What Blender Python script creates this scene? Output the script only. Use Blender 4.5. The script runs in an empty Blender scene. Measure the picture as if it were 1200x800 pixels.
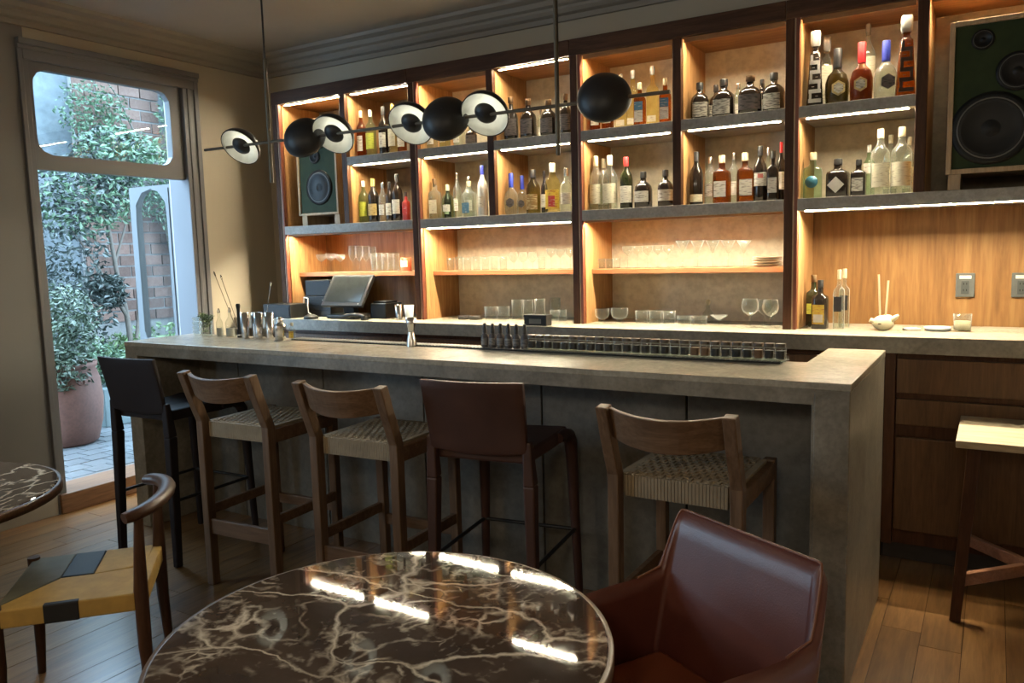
import bpy, bmesh, math, random
from mathutils import Vector, Matrix
random.seed(7)
PI = math.pi
C = bpy.context.scene.collection
scene = bpy.context.scene

# ------------------------------------------------------------------ camera
cam_d = bpy.data.cameras.new('camera')
cam = bpy.data.objects.new('camera', cam_d)
C.objects.link(cam)
cam_d.sensor_fit = 'HORIZONTAL'
cam_d.sensor_width = 36.0
cam_d.lens = 933.1 / 1200 * 36.0
cam_d.clip_start = 0.02
YAW, PITCH, ROLL = 0.5461, -0.112, -0.0262
F = Vector((-math.sin(YAW) * math.cos(PITCH), math.cos(YAW) * math.cos(PITCH), math.sin(PITCH)))
R0 = Vector((math.cos(YAW), math.sin(YAW), 0))
U0 = R0.cross(F)
R1 = R0 * math.cos(ROLL) + U0 * math.sin(ROLL)
U1 = -R0 * math.sin(ROLL) + U0 * math.cos(ROLL)
cam.matrix_world = Matrix(((R1.x, U1.x, -F.x, 2.1297), (R1.y, U1.y, -F.y, -4.2157), (R1.z, U1.z, -F.z, 1.5319), (0, 0, 0, 1)))
scene.camera = cam

# ------------------------------------------------------------------ sky, daylight, exposure
world = bpy.data.worlds.new('sky')
scene.world = world
world.use_nodes = True
wn = world.node_tree.nodes
wn['Background'].inputs[0].default_value = (0.50, 0.75, 1.0, 1)
wn['Background'].inputs[1].default_value = 5.6
vs = scene.view_settings
vs.view_transform = 'Standard'
vs.look = 'None'
vs.exposure = 1.9
vs.gamma = 1.0
vs.use_curve_mapping = False
scene.cycles.max_bounces = 8
scene.cycles.transparent_max_bounces = 24
scene.cycles.caustics_reflective = False
scene.cycles.caustics_refractive = False
scene.cycles.sample_clamp_indirect = 4.0
LED_POWER = 165.0
WALL_X = -2.758


def portal(loc, rot, sx, sy):
    l = bpy.data.lights.new('daylight_portal', 'AREA')
    l.shape = 'RECTANGLE'
    l.size, l.size_y = sx, sy
    l.cycles.is_portal = True
    o = bpy.data.objects.new('daylight_portal', l)
    o.location, o.rotation_euler = loc, rot
    C.objects.link(o)


# two added warm fill lights, unseen behind the camera, to lift the ambient
for gx, gy, gz in ((-.9, -5.1, 2.25), (2.2, -5.3, 2.25)):
    l = bpy.data.lights.new('room_fill_light', 'POINT')
    l.energy = 11
    l.color = (1.0, .86, .66)
    l.shadow_soft_size = .16
    o = bpy.data.objects.new('room_fill_light', l)
    o.location = (gx, gy, gz)
    C.objects.link(o)

# ------------------------------------------------------------------ materials
MATS = {}


def new_mat(name):
    m = bpy.data.materials.new(name)
    m.use_nodes = True
    nt = m.node_tree
    return m, nt, nt.nodes['Principled BSDF']


def coords(nt, scale=(1, 1, 1), rnd=True, kind='Object'):
    tc = nt.nodes.new('ShaderNodeTexCoord')
    mp = nt.nodes.new('ShaderNodeMapping')
    mp.inputs['Scale'].default_value = scale
    nt.links.new(tc.outputs[kind], mp.inputs['Vector'])
    if rnd:
        oi = nt.nodes.new('ShaderNodeObjectInfo')
        mu = nt.nodes.new('ShaderNodeMath')
        mu.operation = 'MULTIPLY'
        mu.inputs[1].default_value = 37.0
        nt.links.new(oi.outputs['Random'], mu.inputs[0])
        nt.links.new(mu.outputs[0], mp.inputs['Location'])
    return mp.outputs[0]


def noise(nt, vec, scale, detail=4, rough=.55, dist=0.0):
    n = nt.nodes.new('ShaderNodeTexNoise')
    n.inputs['Scale'].default_value = scale
    n.inputs['Detail'].default_value = detail
    n.inputs['Roughness'].default_value = rough
    n.inputs['Distortion'].default_value = dist
    nt.links.new(vec, n.inputs['Vector'])
    return n.outputs['Fac']


def ramp(nt, fac, stops):
    r = nt.nodes.new('ShaderNodeValToRGB')
    e = r.color_ramp.elements
    while len(e) < len(stops):
        e.new(.5)
    for el, (p, c) in zip(e, stops):
        el.position = p
        el.color = (*c, 1) if len(c) == 3 else c
    nt.links.new(fac, r.inputs[0])
    return r.outputs[0]


def mixc(nt, fac, a, b, mode='MIX'):
    m = nt.nodes.new('ShaderNodeMix')
    m.data_type = 'RGBA'
    m.blend_type = mode
    if isinstance(fac, (int, float)):
        m.inputs[0].default_value = fac
    else:
        nt.links.new(fac, m.inputs[0])
    for i, s in ((6, a), (7, b)):
        if isinstance(s, tuple):
            m.inputs[i].default_value = (*s, 1)
        else:
            nt.links.new(s, m.inputs[i])
    return m.outputs[2]


def bump(nt, b, fac, strength=.2, dist=.01):
    n = nt.nodes.new('ShaderNodeBump')
    n.inputs['Strength'].default_value = strength
    n.inputs['Distance'].default_value = dist
    nt.links.new(fac, n.inputs['Height'])
    nt.links.new(n.outputs[0], b.inputs['Normal'])


def plain(name, col, rough=.5, metal=0.0, spec=.5, coat=0.0, vary=0.0):
    if name in MATS:
        return MATS[name]
    m, nt, b = new_mat(name)
    b.inputs['Roughness'].default_value = rough
    b.inputs['Metallic'].default_value = metal
    b.inputs['Specular IOR Level'].default_value = spec
    b.inputs['Coat Weight'].default_value = coat
    v = coords(nt)
    f = noise(nt, v, 18, 3)
    k = 0.12 + vary
    c1 = tuple(max(0, x * (1 - k)) for x in col)
    c2 = tuple(min(1, x * (1 + k)) for x in col)
    nt.links.new(ramp(nt, f, [(.3, c1), (.7, c2)]), b.inputs['Base Color'])
    MATS[name] = m
    return m


def wood(name, c1, c2, c3, axis='z', rough=.45, s=1.0, tone=.25, spec=.35, coat=0.0):
    m, nt, b = new_mat(name)
    sc = {'x': (1.3 * s, 16 * s, 16 * s), 'y': (16 * s, 1.3 * s, 16 * s), 'z': (16 * s, 16 * s, 1.3 * s)}[axis]
    v = coords(nt, sc)
    f = noise(nt, v, 1.6, 6, .62, 1.2)
    col = ramp(nt, f, [(.3, c1), (.5, c2), (.72, c3)])
    sc2 = tuple(x * 5 for x in sc)
    f2 = noise(nt, coords(nt, sc2), 2.0, 2, .5)
    col = mixc(nt, .35, col, ramp(nt, f2, [(.35, (.55, .5, .45)), (.6, (1, 1, 1))]), 'MULTIPLY')
    oi = nt.nodes.new('ShaderNodeObjectInfo')
    col = mixc(nt, 1.0, col, ramp(nt, oi.outputs['Random'], [(0, (1 - tone,) * 3), (1, (1, 1, 1))]), 'MULTIPLY')
    nt.links.new(col, b.inputs['Base Color'])
    b.inputs['Roughness'].default_value = rough
    b.inputs['Specular IOR Level'].default_value = spec
    b.inputs['Coat Weight'].default_value = coat
    b.inputs['Coat Roughness'].default_value = .22
    bump(nt, b, f2, .15, .003)
    MATS[name] = m
    return m


oak = wood('oak_veneer', (.30, .15, .055), (.42, .225, .088), (.51, .29, .125), 'z', .5, tone=.08)
oakx = wood('oak_soffit', (.24, .105, .035), (.33, .155, .052), (.42, .21, .08), 'x', .5, tone=.08)
oakpanel = wood('oak_panel', (.185, .088, .029), (.26, .128, .044), (.33, .175, .065), 'z', .5, s=.55, tone=.1)
shelfwood = wood('reddish_shelf_wood', (.30, .11, .045), (.38, .15, .065), (.45, .19, .085), 'x', .45, tone=.05)
walnut = wood('dark_walnut', (.045, .018, .009), (.070, .028, .013), (.10, .043, .021), 'z', .45, tone=.1, spec=.2)
walnutx = wood('dark_walnut_rail', (.04, .018, .010), (.065, .030, .016), (.10, .047, .025), 'x', .45, tone=.1, spec=.2)
cabwood = wood('brown_cabinet_oak', (.075, .036, .015), (.105, .052, .022), (.14, .072, .032), 'z', .45, tone=.1)
stoolwood = wood('weathered_oak', (.105, .060, .033), (.155, .092, .052), (.21, .13, .078), 'z', .5, tone=.12)
stoolwoodx = wood('weathered_oak_rail', (.105, .058, .031), (.155, .089, .049), (.21, .126, .073), 'x', .5, tone=.12)
chairwood = wood('dark_chair_wood', (.05, .022, .012), (.075, .034, .018), (.11, .05, .028), 'z', .38, tone=.1)
chairwoodx = wood('dark_chair_rail', (.05, .022, .012), (.075, .034, .018), (.11, .05, .028), 'x', .38, tone=.1)
floorwood = wood('floor_oak', (.17, .076, .024), (.255, .124, .040), (.34, .182, .065), 'y', .30, s=.8, tone=.36, spec=.6, coat=1.0)
sillwood = wood('threshold_wood', (.12, .06, .03), (.17, .088, .045), (.22, .12, .065), 'y', .5, tone=.05)
palewood = wood('pale_table_top', (.42, .34, .23), (.52, .43, .30), (.60, .51, .37), 'x', .5, tone=.05)
rustwood = wood('reddish_stretcher', (.19, .085, .045), (.25, .115, .062), (.31, .15, .085), 'x', .5, tone=.05)
speakeroak = wood('speaker_oak', (.38, .26, .14), (.47, .33, .19), (.55, .40, .25), 'z', .5, tone=.05)


def concrete(name, c1, c2, c3, rough=.45, scale=6.0):
    m, nt, b = new_mat(name)
    v = coords(nt, rnd=False)
    f = noise(nt, v, scale, 8, .65, .6)
    col = ramp(nt, f, [(.32, c1), (.5, c2), (.68, c3)])
    f2 = noise(nt, v, scale * 9, 4, .6)
    col = mixc(nt, .5, col, ramp(nt, f2, [(.35, (.6, .58, .55)), (.6, (1, 1, 1))]), 'MULTIPLY')
    nt.links.new(col, b.inputs['Base Color'])
    b.inputs['Roughness'].default_value = rough
    bump(nt, b, f2, .12, .004)
    MATS[name] = m
    return m


stone = concrete('grey_brown_stone', (.17, .150, .115), (.235, .210, .165), (.30, .27, .215), .38)
stonetop_lit = concrete('lit_stone_top', (.30, .27, .21), (.38, .345, .27), (.46, .42, .34), .24)  # same stone lightened for the tops, shelf light put into the colour
barpanel = concrete('grey_panel', (.13, .12, .10), (.175, .165, .14), (.22, .205, .175), .5, 4)
ledgestone = concrete('shelf_stone', (.25, .23, .20), (.31, .285, .25), (.37, .345, .30), .5)
cream = concrete('cream_plaster', (.55, .49, .375), (.61, .55, .425), (.66, .60, .465), .8, 2.5)
brownplaster = concrete('brown_plaster', (.20, .16, .11), (.24, .19, .135), (.28, .225, .16), .8, 2.5)
def paint(name, col, rough):
    m, nt, b = new_mat(name)
    f = noise(nt, coords(nt, rnd=False), 2.2, 4, .5)
    nt.links.new(ramp(nt, f, [(.3, tuple(c * .96 for c in col)), (.7, tuple(c * 1.04 for c in col))]), b.inputs['Base Color'])
    b.inputs['Roughness'].default_value = rough
    bump(nt, b, noise(nt, coords(nt, rnd=False), 60, 2), .03, .002)
    MATS[name] = m
    return m


wallpaint = paint('wall_paint', (.40, .355, .275), .7)
greywall = paint('grey_wall_tone', (.16, .155, .148), .6)
ceilpaint = paint('ceiling_paint', (.36, .325, .27), .75)
trimpaint = paint('trim_paint', (.26, .235, .20), .55)
doorpaint = paint('door_paint', (.115, .12, .125), .45)
doorcase = paint('door_case_paint', (.125, .127, .135), .45)
outplaster = concrete('courtyard_plaster', (.06, .07, .076), (.09, .103, .11), (.125, .14, .148), .85, 1.6)
terracotta = concrete('terracotta', (.105, .044, .030), (.13, .056, .038), (.15, .066, .046), .75, 5)
terrace = concrete('terrace_tile', (.085, .09, .095), (.115, .12, .125), (.145, .15, .155), .35, 5)
grout = concrete('dark_grout', (.10, .10, .11), (.13, .13, .14), (.16, .16, .17), .7, 5)
brickm = wood('old_brick', (.105, .055, .042), (.14, .083, .064), (.175, .115, .095), 'x', .85, s=.8, tone=.45)
mortar = concrete('mortar', (.13, .125, .118), (.155, .15, .145), (.18, .175, .165), .9, 6)


def leather(name, c1, c2, rough=.36, spec=.8):
    m, nt, b = new_mat(name)
    v = coords(nt)
    f = noise(nt, v, 5, 5, .6)
    nt.links.new(ramp(nt, f, [(.3, c1), (.7, c2)]), b.inputs['Base Color'])
    b.inputs['Roughness'].default_value = rough
    b.inputs['Specular IOR Level'].default_value = spec
    b.inputs['Coat Weight'].default_value = .25 if spec > .6 else 0
    b.inputs['Coat Roughness'].default_value = .4
    vo = nt.nodes.new('ShaderNodeTexVoronoi')
    vo.inputs['Scale'].default_value = 260
    nt.links.new(v, vo.inputs['Vector'])
    bump(nt, b, vo.outputs['Distance'], .12, .002)
    MATS[name] = m
    return m


mahogany = leather('mahogany_leather', (.105, .024, .016), (.145, .038, .022), .42)
tan = leather('tan_seat_leather', (.20, .045, .015), (.28, .07, .022), .4)
brownleather = leather('brown_stool_leather', (.045, .018, .012), (.070, .028, .018), .5, .5)
blackleather = leather('black_stool_leather', (.012, .008, .008), (.020, .013, .013), .65, .3)


def marble(name):
    m, nt, b = new_mat(name)
    v = coords(nt, rnd=False)
    nz = nt.nodes.new('ShaderNodeTexNoise')
    nz.inputs['Scale'].default_value = 3.2
    nz.inputs['Detail'].default_value = 6
    nt.links.new(v, nz.inputs['Vector'])
    add = nt.nodes.new('ShaderNodeVectorMath')
    add.operation = 'MULTIPLY_ADD'
    add.inputs[1].default_value = (.34, .34, .34)
    nt.links.new(nz.outputs['Color'], add.inputs[0])
    nt.links.new(v, add.inputs[2])
    base = ramp(nt, noise(nt, v, 5, 5, .6), [(.3, (.040, .027, .021)), (.55, (.062, .042, .032)), (.75, (.095, .070, .054))])
    veins = None
    for sc, w, cs, thr, st in ((2.6, .030, (1, 1.9, 1), .40, 1.0), (8.5, .085, (1, 1.5, 1), .56, 1.0), (19, .15, (1.3, 1, 1), .57, .85)):
        mp = nt.nodes.new('ShaderNodeMapping')
        mp.inputs['Scale'].default_value = cs
        mp.inputs['Rotation'].default_value = (0, 0, .6)
        nt.links.new(add.outputs[0], mp.inputs['Vector'])
        vo = nt.nodes.new('ShaderNodeTexVoronoi')
        vo.feature = 'DISTANCE_TO_EDGE'
        vo.inputs['Scale'].default_value = sc
        nt.links.new(mp.outputs[0], vo.inputs['Vector'])
        line = ramp(nt, vo.outputs['Distance'], [(0, (st,) * 3), (w * .45, (st * .55,) * 3), (w, (0, 0, 0))])
        mask = ramp(nt, noise(nt, v, sc * .55, 4, .6), [(thr - .05, (0, 0, 0)), (thr + .1, (1, 1, 1))])
        line = mixc(nt, 1.0, line, mask, 'MULTIPLY')
        veins = line if veins is None else mixc(nt, 1.0, veins, line, 'LIGHTEN')
    bw = nt.nodes.new('ShaderNodeRGBToBW')
    nt.links.new(veins, bw.inputs[0])
    col = mixc(nt, bw.outputs[0], base, (.62, .54, .44))
    nt.links.new(col, b.inputs['Base Color'])
    b.inputs['Roughness'].default_value = .035
    b.inputs['Specular IOR Level'].default_value = .5
    MATS[name] = m
    return m


marb = marble('dark_veined_marble')


def thin_glass(name, tint=(1, 1, 1), edge=.9, base=.04, rough=.03, lo=.35, rim_white=.45, fall=3.0):
    m = bpy.data.materials.new(name)
    m.use_nodes = True
    nt = m.node_tree
    nt.nodes.clear()
    out = nt.nodes.new('ShaderNodeOutputMaterial')
    tr = nt.nodes.new('ShaderNodeBsdfTransparent')
    tr.inputs[0].default_value = (*tint, 1)
    gl = nt.nodes.new('ShaderNodeBsdfGlossy')
    gl.inputs['Roughness'].default_value = rough
    lw = nt.nodes.new('ShaderNodeLayerWeight')
    lw.inputs[0].default_value = lo
    mr = nt.nodes.new('ShaderNodeMapRange')
    mr.inputs['To Min'].default_value = base
    mr.inputs['To Max'].default_value = edge
    pw = nt.nodes.new('ShaderNodeMath')
    pw.operation = 'POWER'
    pw.inputs[1].default_value = fall
    nt.links.new(lw.outputs['Facing'], pw.inputs[0])
    nt.links.new(pw.outputs[0], mr.inputs['Value'])
    mx = nt.nodes.new('ShaderNodeMixShader')
    df = nt.nodes.new('ShaderNodeBsdfDiffuse')  # whitish rim colour stands in for bright edge reflections
    df.inputs[0].default_value = (*[min(1, .25 + .7 * c) for c in tint], 1)
    tl = nt.nodes.new('ShaderNodeBsdfTranslucent')
    tl.inputs[0].default_value = df.inputs[0].default_value
    m2 = nt.nodes.new('ShaderNodeMixShader')
    m2.inputs[0].default_value = .5
    nt.links.new(df.outputs[0], m2.inputs[1])
    nt.links.new(tl.outputs[0], m2.inputs[2])
    m3 = nt.nodes.new('ShaderNodeMixShader')
    m3.inputs[0].default_value = rim_white
    nt.links.new(gl.outputs[0], m3.inputs[1])
    nt.links.new(m2.outputs[0], m3.inputs[2])
    nt.links.new(mr.outputs[0], mx.inputs[0])
    nt.links.new(tr.outputs[0], mx.inputs[1])
    nt.links.new(m3.outputs[0], mx.inputs[2])
    nt.links.new(mx.outputs[0], out.inputs[0])
    MATS[name] = m
    return m


clear = thin_glass('clear_glass', (.93, .95, .93))
pane_m = thin_glass('window_glass', (.96, .98, .98), .5, .04, .0, rim_white=0.0)
bottle_clear = thin_glass('clear_bottle_glass', (.86, .90, .84), .85, .12, .04, rim_white=.5, fall=1.8)
green_g = thin_glass('pale_green_glass', (.72, .86, .70))
amber_g = thin_glass('amber_glass', (.62, .30, .07), .6)
pale_g = thin_glass('pale_gold_glass', (.92, .84, .52), .6)
olive_g = thin_glass('olive_glass', (.50, .42, .14), .6)
dark_g = plain('dark_bottle_glass', (.016, .011, .008), .08, spec=.6)
dgreen_g = plain('dark_green_glass', (.018, .022, .008), .08, spec=.6)
frost_g = plain('frosted_glass', (.52, .55, .55), .3)
blackmet = plain('black_metal', (.012, .012, .013), .45)
blackmat = plain('black_plastic', (.009, .009, .009), .45, spec=.3)
screenm = plain('dark_screen', (.022, .025, .025), .12, spec=.2)
steel = plain('brushed_steel', (.62, .60, .57), .22, 1.0)
bronze = plain('bronze_rod', (.10, .085, .062), .45, .6)
shadewhite = plain('white_shade', (.70, .72, .66), .4)
greenbaffle = plain('green_baffle', (.022, .036, .012), .6, spec=.2)
rubber = plain('black_rubber', (.008, .0085, .008), .5, spec=.25)
paper_w = plain('white_paper', (.66, .63, .55), .7)
grey_plate = plain('grey_plate', (.09, .095, .09), .5)


def labelmat(name, bg, ink, dens=.5):
    m, nt, b = new_mat(name)
    v = coords(nt, (40, 40, 230))
    f = noise(nt, v, 1.0, 1, .4)
    nt.links.new(ramp(nt, f, [(dens - .04, bg), (dens + .16, ink)]), b.inputs['Base Color'])
    b.inputs['Roughness'].default_value = .6
    MATS[name] = m
    return m


L_white = labelmat('white_label', (.62, .59, .51), (.25, .22, .18), .56)
L_cream = labelmat('cream_label', (.60, .56, .42), (.36, .32, .22), .58)
L_lime = labelmat('lime_label', (.48, .50, .06), (.25, .28, .04), .58)
L_blue = labelmat('blue_label', (.05, .15, .24), (.4, .42, .42), .62)
L_grey = labelmat('grey_label', (.10, .082, .08), (.025, .024, .023), .5)
L_pale = labelmat('pale_etched_label', (.42, .40, .34), (.10, .09, .08), .48)
L_yellow = labelmat('yellow_label', (.60, .42, .05), (.35, .10, .03), .58)
L_red = labelmat('red_label', (.42, .03, .03), (.5, .4, .35), .62)
L_gold = labelmat('gold_label', (.45, .33, .12), (.2, .13, .05), .55)
L_black = plain('black_label', (.02, .018, .017), .5)
L_amber = labelmat('amber_label', (.22, .13, .04), (.5, .42, .25), .55)
L_teal = plain('blue_disc', (.03, .16, .24), .5)
CAPS = {'white': plain('white_cap', (.45, .44, .39), .5), 'black': plain('black_cap', (.015, .014, .014), .4),
        'gold': plain('gold_cap', (.52, .36, .10), .35, .5), 'red': plain('red_cap', (.48, .018, .02), .4),
        'blue': plain('blue_cap', (.02, .035, .28), .4), 'cork': plain('cork_cap', (.20, .12, .06), .7),
        'green': plain('green_cap', (.03, .16, .07), .4), 'steel': steel, 'cream': plain('cream_cap', (.42, .37, .24), .5),
        'glass': clear}


def emit(name, col, power, oneside=False):
    m = bpy.data.materials.new(name)
    m.use_nodes = True
    nt = m.node_tree
    nt.nodes.clear()
    out = nt.nodes.new('ShaderNodeOutputMaterial')
    e = nt.nodes.new('ShaderNodeEmission')
    e.inputs[0].default_value = (*col, 1)
    e.inputs[1].default_value = power
    if oneside:                        # a strip that shines from its face only
        ge = nt.nodes.new('ShaderNodeNewGeometry')
        mu = nt.nodes.new('ShaderNodeMath')
        mu.operation = 'MULTIPLY_ADD'
        mu.inputs[1].default_value = -power
        mu.inputs[2].default_value = power
        nt.links.new(ge.outputs['Backfacing'], mu.inputs[0])
        nt.links.new(mu.outputs[0], e.inputs[1])
    nt.links.new(e.outputs[0], out.inputs[0])
    MATS[name] = m
    return m


led = emit('warm_led', (1.0, .875, .62), LED_POWER, True)
led_ledge = emit('warm_led_ledge', (1.0, .875, .62), LED_POWER * 2.0, True)
led_lamp = emit('lamp_led', (1.0, .95, .80), 2.6)


def leafmat(name, c1, c2):
    m, nt, b = new_mat(name)
    v = coords(nt, rnd=False)
    nt.links.new(ramp(nt, noise(nt, v, 9, 3), [(.3, c1), (.7, c2)]), b.inputs['Base Color'])
    b.inputs['Roughness'].default_value = .4
    MATS[name] = m
    return m


leaf_dark = leafmat('dark_leaf', (.013, .019, .016), (.038, .05, .042))
leaf_mid = leafmat('mid_leaf', (.028, .058, .028), (.075, .125, .068))
leaf_lime = leafmat('fresh_leaf', (.055, .10, .032), (.12, .175, .07))
leaf_sage = leafmat('sage_leaf', (.034, .052, .032), (.085, .115, .07))
barkm = plain('bark', (.09, .075, .06), .9)


# ------------------------------------------------------------------ mesh helpers
class MB:
    def __init__(s):
        s.v, s.f, s.sm = [], [], []

    def add(s, vs, fs, smooth=False):
        o = len(s.v)
        s.v += [tuple(v) for v in vs]
        s.f += [tuple(i + o for i in f) for f in fs]
        s.sm += [smooth] * len(fs)
        return s

    def box(s, x0, x1, y0, y1, z0, z1):
        vs = [(x, y, z) for z in (z0, z1) for y in (y0, y1) for x in (x0, x1)]
        return s.add(vs, [(0, 2, 3, 1), (4, 5, 7, 6), (0, 1, 5, 4), (2, 6, 7, 3), (0, 4, 6, 2), (1, 3, 7, 5)])

    def bar(s, p, q, w, h, w2=None, h2=None, up=(0, 0, 1)):
        p, q = Vector(p), Vector(q)
        d = (q - p).normalized()
        up = Vector(up)
        if abs(d.dot(up)) > .97:
            up = Vector((0, 1, 0))
        a = d.cross(up).normalized()
        b = a.cross(d)
        w2, h2 = w2 or w, h2 or h
        vs = []
        for c, ww, hh in ((p, w, h), (q, w2, h2)):
            for i, j in ((-1, -1), (1, -1), (1, 1), (-1, 1)):
                vs.append(c + a * i * ww / 2 + b * j * hh / 2)
        return s.add(vs, [(0, 3, 2, 1), (4, 5, 6, 7), (0, 1, 5, 4), (1, 2, 6, 5), (2, 3, 7, 6), (3, 0, 4, 7)][0:0] +
                     [(0, 1, 2, 3), (7, 6, 5, 4), (0, 4, 5, 1), (1, 5, 6, 2), (2, 6, 7, 3), (3, 7, 4, 0)])

    def tube(s, pts, rad, n=8, cap=True, flat=1.0):
        pts = [Vector(p) for p in pts]
        rs = rad if isinstance(rad, (list, tuple)) else [rad] * len(pts)
        rings, ref = [], None
        for i, p in enumerate(pts):
            d = (pts[min(i + 1, len(pts) - 1)] - pts[max(i - 1, 0)]).normalized()
            if ref is None:
                ref = Vector((0, 0, 1)) if abs(d.z) < .9 else Vector((1, 0, 0))
            a = d.cross(ref).normalized()
            b = a.cross(d).normalized()
            ref = b
            rings.append([p + (a * math.cos(2 * PI * k / n) + b * math.sin(2 * PI * k / n) * flat) * rs[i] for k in range(n)])
        vs = [v for r in rings for v in r]
        fs = []
        for i in range(len(pts) - 1):
            for k in range(n):
                a, b = i * n + k, i * n + (k + 1) % n
                fs.append((a, a + n, b + n, b))
        s.add(vs, fs, True)
        if cap:
            s.add(rings[0], [tuple(range(n))])
            s.add(rings[-1], [tuple(reversed(range(n)))])
        return s

    def lathe(s, prof, c=(0, 0, 0), n=16, sq=0.0, a0=0.0, a1=2 * PI, cap=(True, True), rot=0.0):
        full = abs(a1 - a0 - 2 * PI) < 1e-6
        m = n if full else n + 1
        vs = []
        for r, z in prof:
            for k in range(m):
                t = a0 + (a1 - a0) * k / n
                ct, st = math.cos(t), math.sin(t)
                q = 1.0
                if sq > 0:
                    e = 2 + 10 * sq
                    q = (abs(ct) ** e + abs(st) ** e) ** (-1 / e)
                x, y = r * ct * q, r * st * q
                vs.append((c[0] + x * math.cos(rot) - y * math.sin(rot), c[1] + x * math.sin(rot) + y * math.cos(rot), c[2] + z))
        fs = []
        for i in range(len(prof) - 1):
            for k in range(n):
                a, b = i * m + k, i * m + (k + 1) % m
                fs.append((a, b, b + m, a + m))
        s.add(vs, fs, True)
        if full and cap[0]:
            s.add(vs[:m], [tuple(reversed(range(m)))])
        if full and cap[1]:
            s.add(vs[-m:], [tuple(range(m))])
        return s

    def prism(s, poly, axis, t0, t1):
        """extrude a 2D polygon: axis 'x' takes (y,z), 'y' takes (x,z), 'z' takes (x,y)"""
        def P(a, b, t):
            return {'x': (t, a, b), 'y': (a, t, b), 'z': (a, b, t)}[axis]
        n = len(poly)
        vs = [P(a, b, t0) for a, b in poly] + [P(a, b, t1) for a, b in poly]
        fs = [tuple(range(n)), tuple(reversed(range(n, 2 * n)))]
        for i in range(n):
            j = (i + 1) % n
            fs.append((j, i, i + n, j + n))
        return s.add(vs, fs)

    def hole_frame(s, u0, u1, w0, w1, inside, cen, axis, t0, t1, n=48):
        """rectangle (u,w) with a star-shaped hole, extruded along axis"""
        def P(a, b, t):
            return {'x': (t, a, b), 'y': (a, t, b), 'z': (a, b, t)}[axis]
        cu, cw = cen
        angs = sorted([2 * PI * k / n for k in range(n)] + [math.atan2(w - cw, u - cu) % (2 * PI) for u in (u0, u1) for w in (w0, w1)])
        inn, out = [], []
        for t in angs:
            du, dw = math.cos(t), math.sin(t)
            m = 1e9
            if du > 1e-9: m = min(m, (u1 - cu) / du)
            if du < -1e-9: m = min(m, (u0 - cu) / du)
            if dw > 1e-9: m = min(m, (w1 - cw) / dw)
            if dw < -1e-9: m = min(m, (w0 - cw) / dw)
            lo, hi = 0.0, m
            for _ in range(30):
                md = (lo + hi) / 2
                if inside(cu + du * md, cw + dw * md): lo = md
                else: hi = md
            inn.append((cu + du * lo, cw + dw * lo))
            out.append((cu + du * m, cw + dw * m))
        k = len(angs)
        vs = [P(*q, t) for t in (t0, t1) for q in inn] + [P(*q, t) for t in (t0, t1) for q in out]
        fs = []
        for i in range(k):
            j = (i + 1) % k
            fs += [(i, j, 2 * k + j, 2 * k + i), (k + j, k + i, 3 * k + i, 3 * k + j), (j, i, k + i, k + j), (2 * k + i, 2 * k + j, 3 * k + j, 3 * k + i)]
        s.add(vs, fs)
        return inn


def build(name, mb, mat, parent=None, off=None, bev=0.0, fix=True):
    """link the collected geometry as ONE mesh object"""
    me = bpy.data.meshes.new(name)
    ox, oy, oz = off or (0, 0, 0)
    me.from_pydata([(x - ox, y - oy, z - oz) for x, y, z in mb.v], [], mb.f)
    me.polygons.foreach_set('use_smooth', mb.sm)
    if fix:
        bm = bmesh.new()
        bm.from_mesh(me)
        bmesh.ops.recalc_face_normals(bm, faces=bm.faces)
        bm.to_mesh(me)
        bm.free()
    me.materials.append(mat)
    o = bpy.data.objects.new(name, me)
    C.objects.link(o)
    if parent:
        o.parent = parent
    elif off:
        o.location = off
    if bev > 0:
        md = o.modifiers.new('edge', 'BEVEL')
        md.width = bev
        md.segments = 2
        md.limit_method = 'ANGLE'
    return o


def tag(o, label, cat, group=None, kind=None):
    if label: o['label'] = label
    if cat: o['category'] = cat
    if group: o['group'] = group
    if kind: o['kind'] = kind
    return o


def thing(name, label, cat, loc=(0, 0, 0), rz=0.0, group=None):
    o = bpy.data.objects.new(name, None)
    o.empty_display_size = .05
    C.objects.link(o)
    o.location = loc
    o.rotation_euler = (0, 0, rz)
    return tag(o, label, cat, group)


def struct(name, mb, mat, parent=None, bev=0.0, label=None):
    o = build(name, mb, mat, parent, bev=bev)
    if not parent:
        o['kind'] = 'structure'
    if label:
        o['label'] = label
    return o


def sub(name, mb, mat, parent, root, bev=0.0):
    """a sub-part: built in root's local space, parent sits at the root's origin"""
    return build(name, mb, mat, parent, bev=bev)


def dup(root, loc, rz, label, group=None):
    r = root.copy()
    C.objects.link(r)
    r.location = loc
    r.rotation_euler = (0, 0, rz)
    r['label'] = label
    if group: r['group'] = group
    for ch in list(root.children):
        c = ch.copy()
        C.objects.link(c)
        c.parent = r
        for g in ch.children:
            d = g.copy()
            C.objects.link(d)
            d.parent = c
    return r


ORD = ['first', 'second', 'third', 'fourth', 'fifth', 'sixth', 'seventh', 'eighth', 'ninth', 'tenth', 'eleventh', 'twelfth',
       'thirteenth', 'fourteenth', 'fifteenth', 'sixteenth', 'seventeenth', 'eighteenth', 'nineteenth', 'twentieth',
       'twenty-first', 'twenty-second', 'twenty-third', 'twenty-fourth', 'twenty-fifth', 'twenty-sixth', 'twenty-seventh', 'twenty-eighth']

# ------------------------------------------------------------------ room shell
FRONT_Y, RIGHT_X, CEIL = -6.2, 3.6, 3.05
BACK_Y = .25
D0, D1 = -1.562, -.50          # french door opening in the left wall (y range)
E0, E1 = -4.30, -3.24          # its twin further along the same wall
TOP = 2.75

base = struct('floor', MB().box(WALL_X, RIGHT_X, FRONT_Y, .6, -.08, -.006), walnut)
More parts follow.
